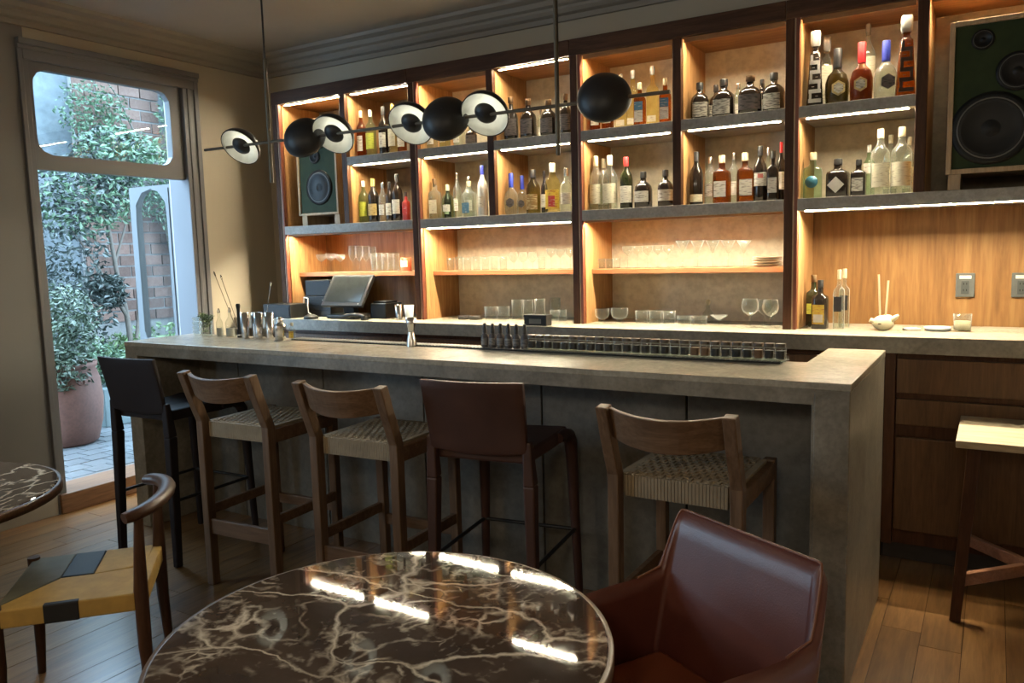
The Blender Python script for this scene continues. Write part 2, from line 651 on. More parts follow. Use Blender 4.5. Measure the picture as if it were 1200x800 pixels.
# individual floor boards running away from the camera
bw_ = .142
ix = 0
x = WALL_X + .004
while x < 3.3:
    y = -4.35 - random.random() * .9
    while y < .40:
        L = random.choice((1.0, 1.3, 1.6))
        y1 = min(y + L, .42)
        if y1 > -4.3 and y1 - y > .05:
            build('plank', MB().box(x, x + bw_ - .0025, y, y1 - .0025, -.006, random.uniform(-.0006, .0006)), floorwood, base, fix=False)
        y = y1
    x += bw_
struct('floor_1', MB().box(WALL_X, RIGHT_X, FRONT_Y, -5.2, -.006, .0), floorwood)

wl = MB()
T0 = WALL_X - .22
wl.box(T0, WALL_X, D1, .45, 0, CEIL)
wl.box(T0, WALL_X, FRONT_Y, E0, 0, CEIL)
for a, b in ((D0, D1), (E0, E1)):
    wl.box(T0, WALL_X, a, b, TOP, CEIL)
    wl.box(T0, WALL_X, a, b, -.05, .03)
struct('wall_left', wl, wallpaint)
struct('wall_between_doors', MB().box(T0, WALL_X, E1, D0, 0, CEIL), greywall)  # stretch of left wall between the doors, darker and greyer than the rest
wb = MB()
wb.box(WALL_X, 3.6, BACK_Y, .44, 2.74, CEIL)
wb.box(WALL_X, -2.44, BACK_Y, .44, 0, 2.74)
wb.box(2.47, 3.6, BACK_Y, .44, 0, 2.74)
wb.box(WALL_X, 3.6, .44, .6, 0, CEIL)
struct('wall_back', wb, wallpaint)
struct('wall_right', MB().box(RIGHT_X, RIGHT_X + .15, FRONT_Y, .6, 0, CEIL), wallpaint)
wf = MB()
wf.box(WALL_X - .2, RIGHT_X + .15, FRONT_Y - .2, FRONT_Y, 0, CEIL)
struct('wall_front', wf, wallpaint)
struct('ceiling', MB().box(WALL_X - .2, RIGHT_X + .15, FRONT_Y - .2, .6, CEIL, CEIL + .12), ceilpaint)

# plaster cornices: stepped crown profile
prof = [(0, 2.905), (.022, 2.905), (.022, 2.935), (.045, 2.945), (.06, 2.965), (.062, 2.98), (.085, 2.99), (.10, 3.015), (.14, 3.03), (.15, 3.052), (0, 3.052)]
struct('trim_1', MB().prism([(BACK_Y - a, z) for a, z in prof], 'x', WALL_X, RIGHT_X), trimpaint)
struct('trim_2', MB().prism([(WALL_X + a, z) for a, z in prof], 'y', FRONT_Y, BACK_Y), trimpaint)
struct('baseboard_left', MB().box(WALL_X, WALL_X + .018, E1 + .12, D0 - .05, 0, .12).box(WALL_X, WALL_X + .018, D1 + .11, BACK_Y, 0, .12), trimpaint, bev=.003)


def door_set(n, y0, y1, open_leaf):
    """wall casing, transom window and leaves of one french door opening"""
    cs = MB()
    cs.box(WALL_X - .2, WALL_X + .012, y0 - .048, y0 + .012, .03, 2.80)
    cs.box(WALL_X - .2, WALL_X + .012, y1 - .012, y1 + .10, .03, 2.80)
    cs.box(WALL_X, WALL_X + .024, y1 + .075, y1 + .11, .0, 2.83)
    cs.box(WALL_X, WALL_X + .020, y1 + .02, y1 + .045, .0, 2.80)
    cs.box(WALL_X, WALL_X + .02, y0 - .048, y0 - .02, .0, 2.83)
    cs.box(WALL_X, WALL_X + .022, y0 - .02, y1 + .075, 2.72, 2.80)
    cs.box(WALL_X, WALL_X + .045, y0 - .05, y1 + .11, 2.80, 2.835)
    cs.box(WALL_X, WALL_X + .032, y0 - .05, y1 + .11, 2.775, 2.80)
    struct('trim_%d' % (2 + n), cs, doorcase, bev=.004)
    # transom window with a rounded opening
    r = .085
    iy0, iy1, iz0, iz1 = y0 + .045, y1 - .10, 2.185, 2.682

    def rr(u, w):
        du = max(iy0 + r - u, u - iy1 + r, 0)
        dw = max(iz0 + r - w, w - iz1 + r, 0)
        return iy0 <= u <= iy1 and iz0 <= w <= iz1 and du * du + dw * dw <= r * r
    fr = MB()
    fr.hole_frame(y0, y1, 2.095, 2.76, rr, ((iy0 + iy1) / 2, (iz0 + iz1) / 2), 'x', WALL_X - .07, WALL_X - .02, 64)
    w = struct('window_%d' % n, fr, doorcase)
    build('pane', MB().box(WALL_X - .048, WALL_X - .044, iy0 - .01, iy1 + .01, iz0 - .01, iz1 + .01), pane_m, w)
    # threshold
    th = MB().box(WALL_X - .25, WALL_X + .035, y0 - .04, y1 + .10, 0, .122)
    struct('trim_%d' % (4 + n), th, sillwood, bev=.006)

    def leaf(name, hy, outward):
        if outward:            # stands open, at right angles to the wall
            lf = MB()
            u0, u1 = WALL_X - .74, WALL_X - .215
            g0, g1 = u0 + .075, u1 - .085
            g = (g0 + g1) / 2
            rad = (g1 - g0) / 2

            def ins(u, w):
                return g0 <= u <= g1 and .95 <= w and (w <= 1.90 or (u - g) ** 2 + ((w - 1.90) / .9) ** 2 <= rad * rad)
            lf.hole_frame(u0, u1, .14, 2.085, ins, (g, 1.45), 'y', hy, hy + .045, 72)
            d = struct(name, lf, doorpaint)
            mo = MB()
            mo.hole_frame(g0 - .03, g1 + .03, .92, 2.06, ins, (g, 1.45), 'y', hy - .008, hy + .002, 40)
            build('glazing_bead', mo, doorpaint, d)
            build('panel', MB().box(u0 + .07, u1 - .07, hy - .01, hy + .055, .30, .82), doorpaint, d, bev=.006)
            build('pane', MB().box(g0 - .01, g1 + .01, hy + .02, hy + .024, .93, 2.06), pane_m, d)
            for hz in (.45, 1.72):
                build('hinge', MB().box(u1 - .005, u1 + .035, hy - .006, hy + .05, hz, hz + .10), steel, d, bev=.002)
            return d
        ya, yb = hy
        g = (ya + yb) / 2
        rad = (yb - ya) / 2 - .08

        def ins(u, w):
            return abs(u - g) <= rad and .95 <= w and (w <= 1.90 or (u - g) ** 2 + ((w - 1.90) / .9) ** 2 <= rad * rad)
        lf = MB()
        lf.hole_frame(ya, yb, .125, 2.09, ins, (g, 1.45), 'x', WALL_X - .07, WALL_X - .025, 72)
        d = struct(name, lf, doorpaint)
        build('pane', MB().box(WALL_X - .05, WALL_X - .046, g - rad - .01, g + rad + .01, .93, 2.06), pane_m, d)
        return d
    if open_leaf:
        leaf('door_1', -.475, True)
    else:
        m = (y0 + y1) / 2
        leaf('door_2', (y0 + .015, m), False)
        leaf('door_3', (m, y1 - .015), False)
    portal((WALL_X - .30, (y0 + y1) / 2, 1.42), (0, -PI / 2, 0), 2.68, y1 - y0 + .1)


door_set(1, D0, D1, True)
door_set(2, E0, E1, False)

# ------------------------------------------------------------------ courtyard outside the open door
OZ = .10
OFF = WALL_X - .22
gr = struct('ground', MB().box(-7.0, OFF, -6.5, 5.0, OZ - .15, OZ - .012), grout)
tw = .165
tx = -3.13
struct('trim_9', MB().box(-3.12, OFF, -6.0, 1.2, OZ - .015, OZ), terrace)
r_ = 0
while tx > -5.25:
    ty = -1.30 + (.08 if r_ % 2 else 0)
    while ty < .95:
        # only the strip of terrace seen through the door
        if -1.25 + (-3.0 - tx) * .40 - .25 < ty < -.15 + (-3.0 - tx) * .75:
            build('tile', MB().box(tx - tw + .010, tx, ty, ty + .16, OZ - .012, OZ + random.uniform(-.001, .002)), terrace, gr, fix=False)
        ty += .17
    tx -= tw
    r_ += 1
bx = -6.3
cw = struct('wall_courtyard', MB().box(bx - .3, bx, -4.5, 5.5, OZ - .05, 3.85), outplaster)
pier = MB().box(bx, bx + .05, .78, 1.80, OZ, 3.8)
struct('trim_10', pier, mortar)
bwall = bpy.data.objects['wall_courtyard']
zz = OZ + .02
row = 0
while zz < 3.65:
    yy = .79 - (.13 if row % 2 else 0)
    while yy < 1.80:
        a, b = max(yy, .79), min(yy + .245, 1.79)
        vis = zz > .75 and (zz < 2.35 or zz > 2.75)
        if b - a > .05 and vis:
            t = random.uniform(.058, .078)
            build('brick', MB().box(bx + .02, bx + t, a, b, zz, zz + .105), brickm, bwall, fix=False)
        yy += .26
    zz += .125
    row += 1
struct('wall_side', MB().box(-6.3, OFF, 2.75, 2.95, OZ, 3.8), outplaster)
struct('trim_11', MB().box(bx, bx + .14, 1.93, 2.35, OZ, 3.8), doorpaint)


def leaves(cnt, fn, size, droop=.3):
    mb = MB()
    for _ in range(cnt):
        c = Vector(fn())
        d = Vector((random.gauss(0, 1), random.gauss(0, 1), random.gauss(-droop, .7))).normalized()
        n = d.cross(Vector((random.gauss(0, 1), random.gauss(0, 1), random.gauss(0, 1)))).normalized()
        s = size * random.uniform(.6, 1.3)
        up = d.cross(n) * s * .12
        mb.add([c, c + d * s * .5 + n * s * .24 + up, c + d * s, c + d * s * .5 - n * s * .24 + up], [(0, 1, 2), (0, 2, 3)])
    return mb


def blob(c, r):
    def f():
        while True:
            v = Vector((random.uniform(-1, 1), random.uniform(-1, 1), random.uniform(-1, 1)))
            if v.length <= 1:
                return c[0] + v.x * r[0], c[1] + v.y * r[1], c[2] + v.z * r[2]
    return f


def multi(blobs):
    fs = [blob(*b) for b in blobs]
    return lambda: random.choice(fs)()


# big terracotta pot with a trailing shrub
PX, PY = -4.20, -.72
pot = thing('terracotta_pot', 'large round terracotta pot on the terrace outside the open door', 'pot', (PX, PY, OZ))
build('body', MB().lathe([(.20, 0), (.235, .02), (.275, .18), (.29, .36), (.275, .52), (.25, .60), (.265, .615), (.265, .65), (.235, .65), (.23, .58)], n=32, cap=(True, False)), terracotta, pot)
build('emblem', MB().tube([(.262 + .012, -.03, .545), (.262 + .014, -.025, .50), (.262 + .014, 0, .485), (.262 + .014, .025, .50), (.262 + .012, .03, .545)], .006, 6), terracotta, pot)
build('soil', MB().lathe([(.0, .585), (.235, .585)], n=24, cap=(False, False)), barkm, pot)
sh = thing('potted_shrub', 'grey-green trailing shrub growing in the terracotta pot', 'shrub', (PX, PY, OZ + .585))
fo = build('foliage', leaves(2600, multi([((0, 0, .22), (.33, .33, .26)), ((.17, -.10, .02), (.16, .22, .20)), ((-.05, .1, .42), (.25, .25, .28))]), .055), leaf_sage, sh, fix=False)
fo['kind'] = 'stuff'
build('stem', MB().tube([(0, 0, 0), (.01, .02, .2), (0, 0, .45)], [.02, .015, .006], 6), barkm, sh)
# dark-leaved tree behind the pot
tr = thing('courtyard_tree', 'slender tree with dark leaves and bare forked branches before the brick wall', 'tree', (-5.55, .62, OZ))
build('trunk', MB().tube([(0, .10, 0), (-.02, .18, .5), (.0, .13, .95), (.02, .05, 1.35), (0, .0, 1.9), (.05, .02, 2.5)], [.035, .03, .025, .022, .018, .008], 7), barkm, tr)
build('branch', MB().tube([(0, .15, .85), (.02, -.02, 1.15), (.05, -.18, 1.42), (.1, -.42, 1.75)], [.022, .018, .013, .006], 6), barkm, tr)
build('branch', MB().tube([(0, .04, 1.4), (-.03, .18, 1.7), (-.02, .32, 2.1)], [.018, .013, .006], 6), barkm, tr)
build('branch', MB().tube([(0, .16, .3), (.02, .26, .9), (.0, .30, 1.6), (.02, .24, 2.1)], [.022, .02, .015, .006], 6), barkm, tr)
fo = build('foliage', leaves(2900, multi([((.1, -.50, 1.55), (.3, .42, .50)), ((.1, -.45, 1.0), (.28, .36, .45)), ((.1, -.30, 2.15), (.3, .45, .35)), ((.05, .05, 2.45), (.28, .40, .35)), ((.12, -.12, 1.15), (.15, .20, .18))]), .07), leaf_dark, tr, fix=False)
fo['kind'] = 'stuff'
fo = build('foliage', leaves(1500, multi([((.12, -.30, 2.05), (.3, .5, .40)), ((.15, .1, 2.5), (.28, .45, .3))]), .07), leaf_mid, tr, fix=False)
fo['kind'] = 'stuff'
# climbing plant on the courtyard wall
vi = thing('climbing_vine', 'green creeper climbing the courtyard wall above the brickwork', 'vine', (-6.09, 1.3, OZ))
build('stem', MB().tube([(0, .5, 0), (.0, .46, 1.2), (.02, .30, 2.3), (.02, -.1, 3.2), (0, -.4, 3.6)], [.02, .018, .014, .01, .006], 6), barkm, vi)
fo = build('foliage', leaves(5200, multi([((.06, -.42, 3.0), (.12, .42, .34)), ((.06, -.15, 2.60), (.14, .55, .30)), ((.08, .52, 3.0), (.14, .18, .62)), ((.08, .50, 2.2), (.14, .30, .55)), ((.06, -.05, 3.65), (.12, .3, .22)), ((.08, .1, 2.2), (.14, .5, .35)), ((.08, .55, 1.7), (.12, .22, .3))]), .055), leaf_mid, vi, fix=False)
fo['kind'] = 'stuff'
he = thing('low_hedge', 'low bright green planting along the foot of the brick wall', 'hedge', (-5.75, 1.2, OZ))
fo = build('foliage', leaves(2800, multi([((0, 0, .42), (.35, .70, .32)), ((.1, -.55, .36), (.4, .4, .32)), ((0, .6, .40), (.35, .5, .30))]), .07, -.4), leaf_lime, he, fix=False)
fo['kind'] = 'stuff'
build('stem', MB().tube([(0, 0, 0), (0, .02, .3)], .012, 6), barkm, he)
pb = thing('planter_box', 'grey-green rectangular planter box beside the terracotta pot', 'planter', (-4.75, -.05, OZ))
build('body', MB().box(-.3, .3, -.18, .22, 0, .34), plain('planter_paint', (.09, .12, .12), .6), pb, bev=.01)
fo = build('foliage', leaves(900, blob((0, 0, .50), (.30, .22, .22)), .06), leaf_mid, pb, fix=False)
fo['kind'] = 'stuff'

# ------------------------------------------------------------------ back bar shelving: four bays
ZC, ZL0, ZL, ZM0, ZM, ZT0, ZT = 1.097, 1.700, 1.7602, 2.155, 2.2106, 2.637, 2.7266
XS = [-2.4346, -1.1786, 0.0, 1.2007, 2.395]
MS = [-1.7754, -.5733, .6144, 1.7863]
UW, MW = .066, .047
YB = .415
bay_labels = ['leftmost shelving bay of dark posts with oak linings and small speaker',
              'second shelving bay from the left, pale plaster back above the ashtrays',
              'third shelving bay from the left, above the wine glasses',
              'rightmost shelving bay with oak lower back and large speaker']
# which lit strips show below the front edges (cell left top, right top, left mid, right mid, ledge)
for i in range(4):
    x0, x1, m = XS[i], XS[i + 1], MS[i]
    root = thing('shelving_bay', bay_labels[i], 'shelving', (x0, 0, ZC), group='back bar shelving bays')
    of = (x0, 0, ZC)

    def P(name, mb, mat, parent=root, bev=0.0):
        return build(name, mb, mat, parent, of, bev)
    up = P('upright', MB().box(x0, x0 + .042, 0, .035, ZC, ZT), walnut, bev=.003)
    P('edge_strip', MB().box(x0 + .042, x0 + .050, .004, .03, ZC, ZT - .08), plain('pale_inlay', (.42, .30, .19), .4), up)
    P('edge_strip', MB().box(x0 + .050, x0 + UW, .001, .03, ZC, ZT - .08), plain('red_wood_edge', (.16, .045, .022), .4), up)
    P('side_lining', MB().box(x0 + .004, x0 + UW + .001, .035, YB, ZC, ZT0), oak)
    P('divider', MB().box(m, m + MW, 0, .035, ZL, ZT0), walnut, bev=.003)
    P('divider_lining', MB().box(m + .003, m + MW + .001, .035, YB, ZL, ZT0), oak)
    if i == 3:
        P('upright', MB().box(x1, x1 + UW, 0, YB, ZC, ZT), walnut, bev=.003)
    P('top_rail', MB().box(x0 + .001, x1 - .001, -.004, .03, ZT0, ZT), walnutx, bev=.003)
    P('top_panel', MB().box(x0 + UW, x1, .03, YB, ZT0 - .004, ZT0 + .02), oakx)
    # backs: upper compartments and lower niche
    P('back_panel', MB().box(x0 + UW, m, YB, YB + .02, ZL, ZT0), brownplaster if i == 0 else cream)
    P('back_panel', MB().box(m + MW, x1, YB, YB + .02, ZL, ZT0), {0: brownplaster, 3: brownplaster}.get(i, cream))
    P('lower_back', MB().box(x0 + UW, x1, YB, YB + .02, ZC, ZL0), oakpanel if i in (0, 3) else cream)
    P('ledge', MB().box(x0 + UW, x1, -.002, YB, ZL0, ZL), ledgestone, bev=.003)
    if i != 0:
        P('middle_shelf', MB().box(x0 + UW, m, .0, YB, ZM0, ZM), ledgestone, bev=.002)
    if i != 3:
        P('middle_shelf', MB().box(m + MW, x1, .0, YB, ZM0, ZM), ledgestone, bev=.002)
    if i != 3:
        P('glass_shelf', MB().box(x0 + UW, x1, .12, YB, 1.388, 1.417), shelfwood, bev=.002)

    def strip(a, b, z, shown, y=.035, lm=led):
        h = P('led_channel', MB().prism([(y + .004, z), (y + .014, z), (y + .014, z - .0035)], 'x', a, b), ledgestone)
        if not shown:
            P('channel_lip', MB().box(a, b, y - .014, y - .008, z - (.012 if z < 2 else .022), z + .0045), oakx, h)
        zz = z - .001
        st = MB().add([(a + .02, y, zz), (b - .02, y, zz), (b - .02, y + .0085, zz - .0028), (a + .02, y + .0085, zz - .0028)], [(3, 2, 1, 0)])
        build('led_strip', st, lm, h, of, fix=False)
    la, ra = (x0 + UW + .01, m - .01), (m + MW + .01, x1 - .01)
    strip(*la, ZT0 - .004, i == 0)
    strip(*ra, ZT0 - .004, i in (0, 1))
    if i != 0: strip(*la, ZM0, True)
    if i != 3: strip(*ra, ZM0, True)
    if i == 0:
        strip(x0 + UW + .01, x1 - .01, ZL0, False, lm=led_ledge)
    elif i == 1:
        strip(x0 + UW + .01, x1 - .01, ZL0, True, lm=led_ledge)
    else:
        strip(x0 + UW + .01, x1 - .01, ZL0, i == 3, lm=led_ledge)

# ------------------------------------------------------------------ back counter and cabinets
ct = thing('back_counter', 'long grey-brown stone counter running under the bottle shelving', 'counter', (0, 0, 1.022))
build('worktop', MB().box(-2.436, 2.46, -.2, YB, 0, .075).box(-2.75, -2.436, -.2, .245, 0, .075), stone, ct, bev=.003)
build('top_surface', MB().box(-2.435, 2.459, -.199, YB - .001, .075, .0765).box(-2.749, -2.435, -.199, .244, .075, .0765), stonetop_lit, ct)  # thin skin over the slab, coloured as lit from above
for i in range(4):
    x0, x1 = XS[i], XS[i + 1]
    lo = 1.70 if i == 3 else x0
    if i == 2: x1 = 1.70
    if i == 3: x1 = 2.46
    nm = ['first', 'second', 'third', 'last'][i]
    lab = ['dark base cabinet under the till behind the bar', 'dark base cabinet behind the bar below the ashtrays', 'dark base cabinet behind the bar below the wine glasses',
           'brown oak cabinet with two drawers right of the bar'][i]
    cb = thing('base_cabinet', lab, 'cabinet', (lo, 0, 0), group='base cabinets')
    of = (lo, 0, 0)
    build('carcass', MB().box(lo + .002, x1 - .002, -.125, YB, .10, 1.022), walnut, cb, of)
    build('plinth', MB().box(lo + .002, x1 - .002, -.055, YB, .0, .10), plain('dark_plinth', (.03, .022, .018), .5), cb, of)
    build('post', MB().box(lo + .004, lo + .05, -.155, -.125, .10, 1.022), walnut, cb, of, bev=.002)
    a, b = lo + .055, x1 - .01
    build('drawer', MB().box(a, b, -.150, -.125, .832, .992), cabwood, cb, of, bev=.002)
    build('drawer', MB().box(a, b, -.150, -.125, .682, .803), cabwood, cb, of, bev=.002)
    if i == 3:
        build('door', MB().box(a, b, -.150, -.125, .17, .622), cabwood, cb, of, bev=.006)
    else:
        mm = (a + b) / 2
        build('door', MB().box(a, mm - .002, -.150, -.125, .17, .622), cabwood, cb, of, bev=.004)
        build('door', MB().box(mm + .002, b, -.150, -.125, .17, .622), cabwood, cb, of, bev=.004)

# ------------------------------------------------------------------ bar counter
BX0, BX1, BY0, BY1, BZ = -2.127, 1.747, -1.493, -1.03, 1.08
bar = thing('bar_counter', 'long grey-brown stone bar counter with panelled front', 'bar', (0, BY0, 0))
of = (0, BY0, 0)
build('worktop', MB().prism([(BX0, BY0), (BX1, BY0), (BX1, -.561), (1.52, -.561), (1.52, BY1), (BX0, BY1)], 'z', 1.055, BZ), stonetop_lit, bar, of, bev=.003)
build('apron', MB().box(BX0 + .114, 1.633, BY0 + .002, BY0 + .06, 1.004, 1.055), stone, bar, of)
build('apron_soffit', MB().box(BX0 + .11, 1.633, BY0 + .06, -1.10, 1.03, 1.055), stone, bar, of)
build('end_post', MB().box(1.633, BX1 - .002, BY0 + .002, -.563, 0, 1.055), stone, bar, of, bev=.004)
build('post_edge', MB().box(1.625, 1.641, BY0 + .006, -1.08, 0, 1.004), stone, bar, of, bev=.002)
build('return_panel', MB().box(1.52, 1.633, -.60, -.563, 0, 1.055), stone, bar, of)
build('end_post', MB().box(BX0 + .002, BX0 + .114, BY0 + .002, BY1, 0, 1.055), stone, bar, of, bev=.004)
xs = [BX0 + .114, -1.66, -.98, -.299, .38, 1.062, 1.633]
for a, b in zip(xs[:-1], xs[1:]):
    build('front_panel', MB().box(a + .004, b - .004, -1.09, -1.06, .0, 1.03), barpanel, bar, of, bev=.003)
build('panel_backing', MB().box(BX0 + .114, 1.633, -1.06, -1.045, 0, 1.03), blackmat, bar, of)
build('underbar', MB().box(BX0 + .12, 1.50, -1.03, -.72, .3, .86), plain('underbar_steel', (.05, .05, .05), .35, .8), bar, of)

# ------------------------------------------------------------------ bar stools


def wood_stool(loc, rz, label):
    t = thing('bar_stool', label, 'bar stool', loc, rz, 'wooden bar stools')
    W, B0, Fy = .205, -.20, .23
    for s in (-1, 1):
        x = s * W
        lg = MB()
        pr = [(-.022 + B0, 0), (.022 + B0, 0), (.024 + B0, .79), (-.030 + B0, .93), (-.066 + B0, 1.037), (-.112 + B0, 1.030), (-.078 + B0, .93), (-.024 + B0, .79)]
        lg.prism(pr, 'x', x - .020, x + .020)
        build('leg', lg, stoolwood, t, bev=.004)
        build('leg', MB().bar((s * (W - .005), Fy, 0), (s * (W - .005), Fy - .005, .785), .038, .038, .042, .042), stoolwood, t, bev=.004)
        build('side_stretcher', MB().bar((s * W, B0, .36), (s * W, Fy, .36), .022, .045), stoolwoodx, t, bev=.003)
        build('seat_rail', MB().bar((s * W, B0 + .015, .745), (s * W, Fy - .015, .745), .03, .062), stoolwoodx, t, bev=.004)
    # curved back rest
    br = MB()
    n = 14
    for i in range(n + 1):
        u = i / n * 2 - 1
        x = u * (W - .012)
        bow = -.062 * (1 - u * u)
        zb = .925 - .024 * (1 - u * u)
        y1, y0 = B0 - .062 + bow, B0 - .040 + bow
        br.v += [(x, y1 - .022, 1.028 - .016 * (1 - u * u)), (x, y0 - .022, 1.030 - .016 * (1 - u * u)), (x, y0 + .012, zb), (x, y1 + .012, zb)]
    for i in range(n):
        for k in range(4):
            a, b = i * 4 + k, i * 4 + (k + 1) % 4
            br.f.append((a, b, b + 4, a + 4))
            br.sm.append(False)
    br.f += [(0, 3, 2, 1), (n * 4, n * 4 + 1, n * 4 + 2, n * 4 + 3)]
    br.sm += [False] * 2
    build('backrest', br, stoolwoodx, t, bev=.003)
    build('rear_stretcher', MB().bar((-W, B0, .285), (W, B0, .285), .022, .072), stoolwoodx, t, bev=.003)
    build('foot_rest', MB().bar((-W, Fy, .30), (W, Fy, .30), .022, .05), stoolwoodx, t, bev=.003)
    # woven cord seat: cords over both rails
    seat = MB()
    nx, ny = 22, 24
    dx, dy = .345 / nx, .375 / ny
    seat.box(-.175, .175, B0 + .02, B0 + .02 + .375, .735, .782)
    for i in range(nx):
        for j in range(ny):
            hgt = .0050 if (i + j // 2) % 2 else .0022
            seat.box(-.1725 + i * dx + .001, -.1725 + (i + 1) * dx - .001, B0 + .02 + j * dy + .001, B0 + .02 + (j + 1) * dy - .001, .78, .784 + hgt)
    for i in range(30):
        x = -.172 + i * .0115
        seat.box(x, x + .0098, B0 + .004, B0 + .03, .716, .787)
        seat.box(x, x + .0098, B0 + .385, B0 + .41, .716, .787)
    for j in range(30):
        y = B0 + .025 + j * .0122
        for s in (-1, 1):
            seat.box(s * .186 - .012, s * .186 + .012, y, y + .0105, .72, .787)
    o = build('woven_seat', seat, plain('paper_cord', (.26, .20, .125), .75), t, fix=False)
    o['kind'] = 'stuff'
    return t


wood_stool((-.815, -1.635, 0), .06, 'oak bar stool with woven cord seat, next to the black stool')
wood_stool((-.085, -1.64, 0), .06, 'oak bar stool with woven cord seat, between another oak stool and brown leather stool')
wood_stool((1.272, -1.625, 0), 0.0, 'oak bar stool with woven cord seat, behind the red leather armchair')


def leather_stool(loc, rz, label, mat):
    t = thing('bar_stool', label, 'bar stool', loc, rz, 'leather bar stools')
    W, Y0, Y1 = .205, -.22, .25
    st = MB()
    n = 10
    for i in range(n + 1):
        y = Y0 + .01 + (Y1 - Y0 - .02) * i / n
        w = W - .012 + .006 * math.sin(PI * i / n)
        dip = -.008 * math.sin(PI * i / n)
        st.v += [(-w, y, .79), (0, y, .785 + dip), (w, y, .79), (w, y, .735), (-w, y, .735)]
    for i in range(n):
        for k in range(5):
            a, b = i * 5 + k, i * 5 + (k + 1) % 5
            st.f.append((a, b, b + 5, a + 5))
            st.sm.append(False)
    st.f += [(0, 4, 3, 2, 1), tuple(n * 5 + k for k in range(5))]
    st.sm += [False] * 2
    build('seat', st, mat, t, bev=.01)
    for s in (-1, 1):
        x = s * W
        # front legs curve down from the seat corner
        pts = [(x * .97, Y1 - .14, .765), (x * .98, Y1 - .07, .768), (x * .99, Y1 - .03, .755), (x, Y1 - .006, .72), (x * 1.01, Y1, .66), (x * 1.05, Y1 + .01, .35), (x * 1.10, Y1 + .02, .0)]
        build('leg', MB().tube(pts, [.022, .026, .030, .029, .026, .021, .017], 10), mat, t)
        lg = MB().bar((x * 1.06, Y0 - .02, 0), (x, Y0, .66), .032, .038, .046, .05)
        lg.bar((x, Y0, .66), (x * .98, Y0 - .012, .83), .046, .05, .036, .03)
        build('leg', lg, mat, t, bev=.007)
        build('foot_bar', MB().tube([(x * 1.04, Y0, .335), (x * 1.055, Y1, .335)], .0085, 8), blackmet, t)
    build('foot_bar', MB().tube([(-W * 1.055, Y1, .335), (W * 1.055, Y1, .335)], .0085, 8), blackmet, t)
    bk = MB()
    nu, nv = 12, 8
    for lay in (0, 1):
        for j in range(nv + 1):
            v = j / nv
            z = .785 + v * (1.06 - .785)
            for i in range(nu + 1):
                u = i / nu * 2 - 1
                w = W + .012 * v - .004
                low = .028 * (1 - u * u) * (1 - v)
                y = Y0 - .012 - .045 * v ** 1.3 - .028 * (1 - u * u) * v - lay * .022 + .008 * (1 - v)
                bk.v.append((u * w, y, z - low * 0.6 - .012 * u * u * v * 0))
    A = (nu + 1) * (nv + 1)
    for j in range(nv):
        for i in range(nu):
            a = j * (nu + 1) + i
            bk.f.append((a, a + 1, a + nu + 2, a + nu + 1))
            bk.f.append((A + a + 1, A + a, A + a + nu + 1, A + a + nu + 2))
            bk.sm += [True, True]
    edge = [i for i in range(nu + 1)] + [j * (nu + 1) + nu for j in range(1, nv + 1)] + [nv * (nu + 1) + i for i in range(nu - 1, -1, -1)] + [j * (nu + 1) for j in range(nv - 1, 0, -1)]
    for k in range(len(edge)):
        a, b = edge[k], edge[(k + 1) % len(edge)]
        bk.f.append((b, a, A + a, A + b))
        bk.sm.append(False)
    build('backrest', bk, mat, t, bev=.004)
    return t


leather_stool((-1.565, -1.57, 0), .04, 'black leather bar stool beside the open garden door', blackleather)
leather_stool((.435, -1.515, 0), .14, 'dark brown leather bar stool in the middle of the row', brownleather)


# ------------------------------------------------------------------ marble tables
def marble_table(loc, r, z, label, rim_mat, rz, tilt=(0, 0)):
    t = thing('round_table', label, 'table', loc, rz, 'round marble tables')
    t.rotation_euler = (*tilt, rz)
    tm = MB().lathe([(0.001, z - .022), (r - .004, z - .022), (r, z - .018), (r, z - .003), (r - .003, z), (0.001, z)], n=96)
    tm.sm = [False] * len(tm.f)
    build('marble_top', tm, marb, t)
    build('rim', MB().lathe([(r + .0005, z - .024), (r + .012, z - .036), (r + .012, z - .010), (r + .010, z - .004), (r + .0005, z - .004)], n=96, cap=(False, False)), rim_mat, t)
    build('under_frame', MB().lathe([(.06, z - .06), (r - .06, z - .045), (r + .006, z - .036), (r + .006, z - .024), (.001, z - .024)], n=64), rim_mat, t)
    build('pedestal', MB().lathe([(.045, .03), (.04, .1), (.035, .4), (.05, z - .06)], n=24), blackmet, t)
    build('foot_plate', MB().lathe([(.24, 0), (.24, .012), (.06, .03), (.001, .03)], n=40), blackmet, t)
    return t


marble_table((1.061, -3.001, 0), .462, .74, 'round dark marble table with cream veins, nearest the red armchair', plain('table_rim_wood', (.16, .10, .06), .35), .0, (.0116, .0102))   # stands a hair off level
marble_table((-1.165, -3.02, 0), .508, .72, 'round dark marble table by the left wall, cut off by the picture edge', chairwood, 1.9)

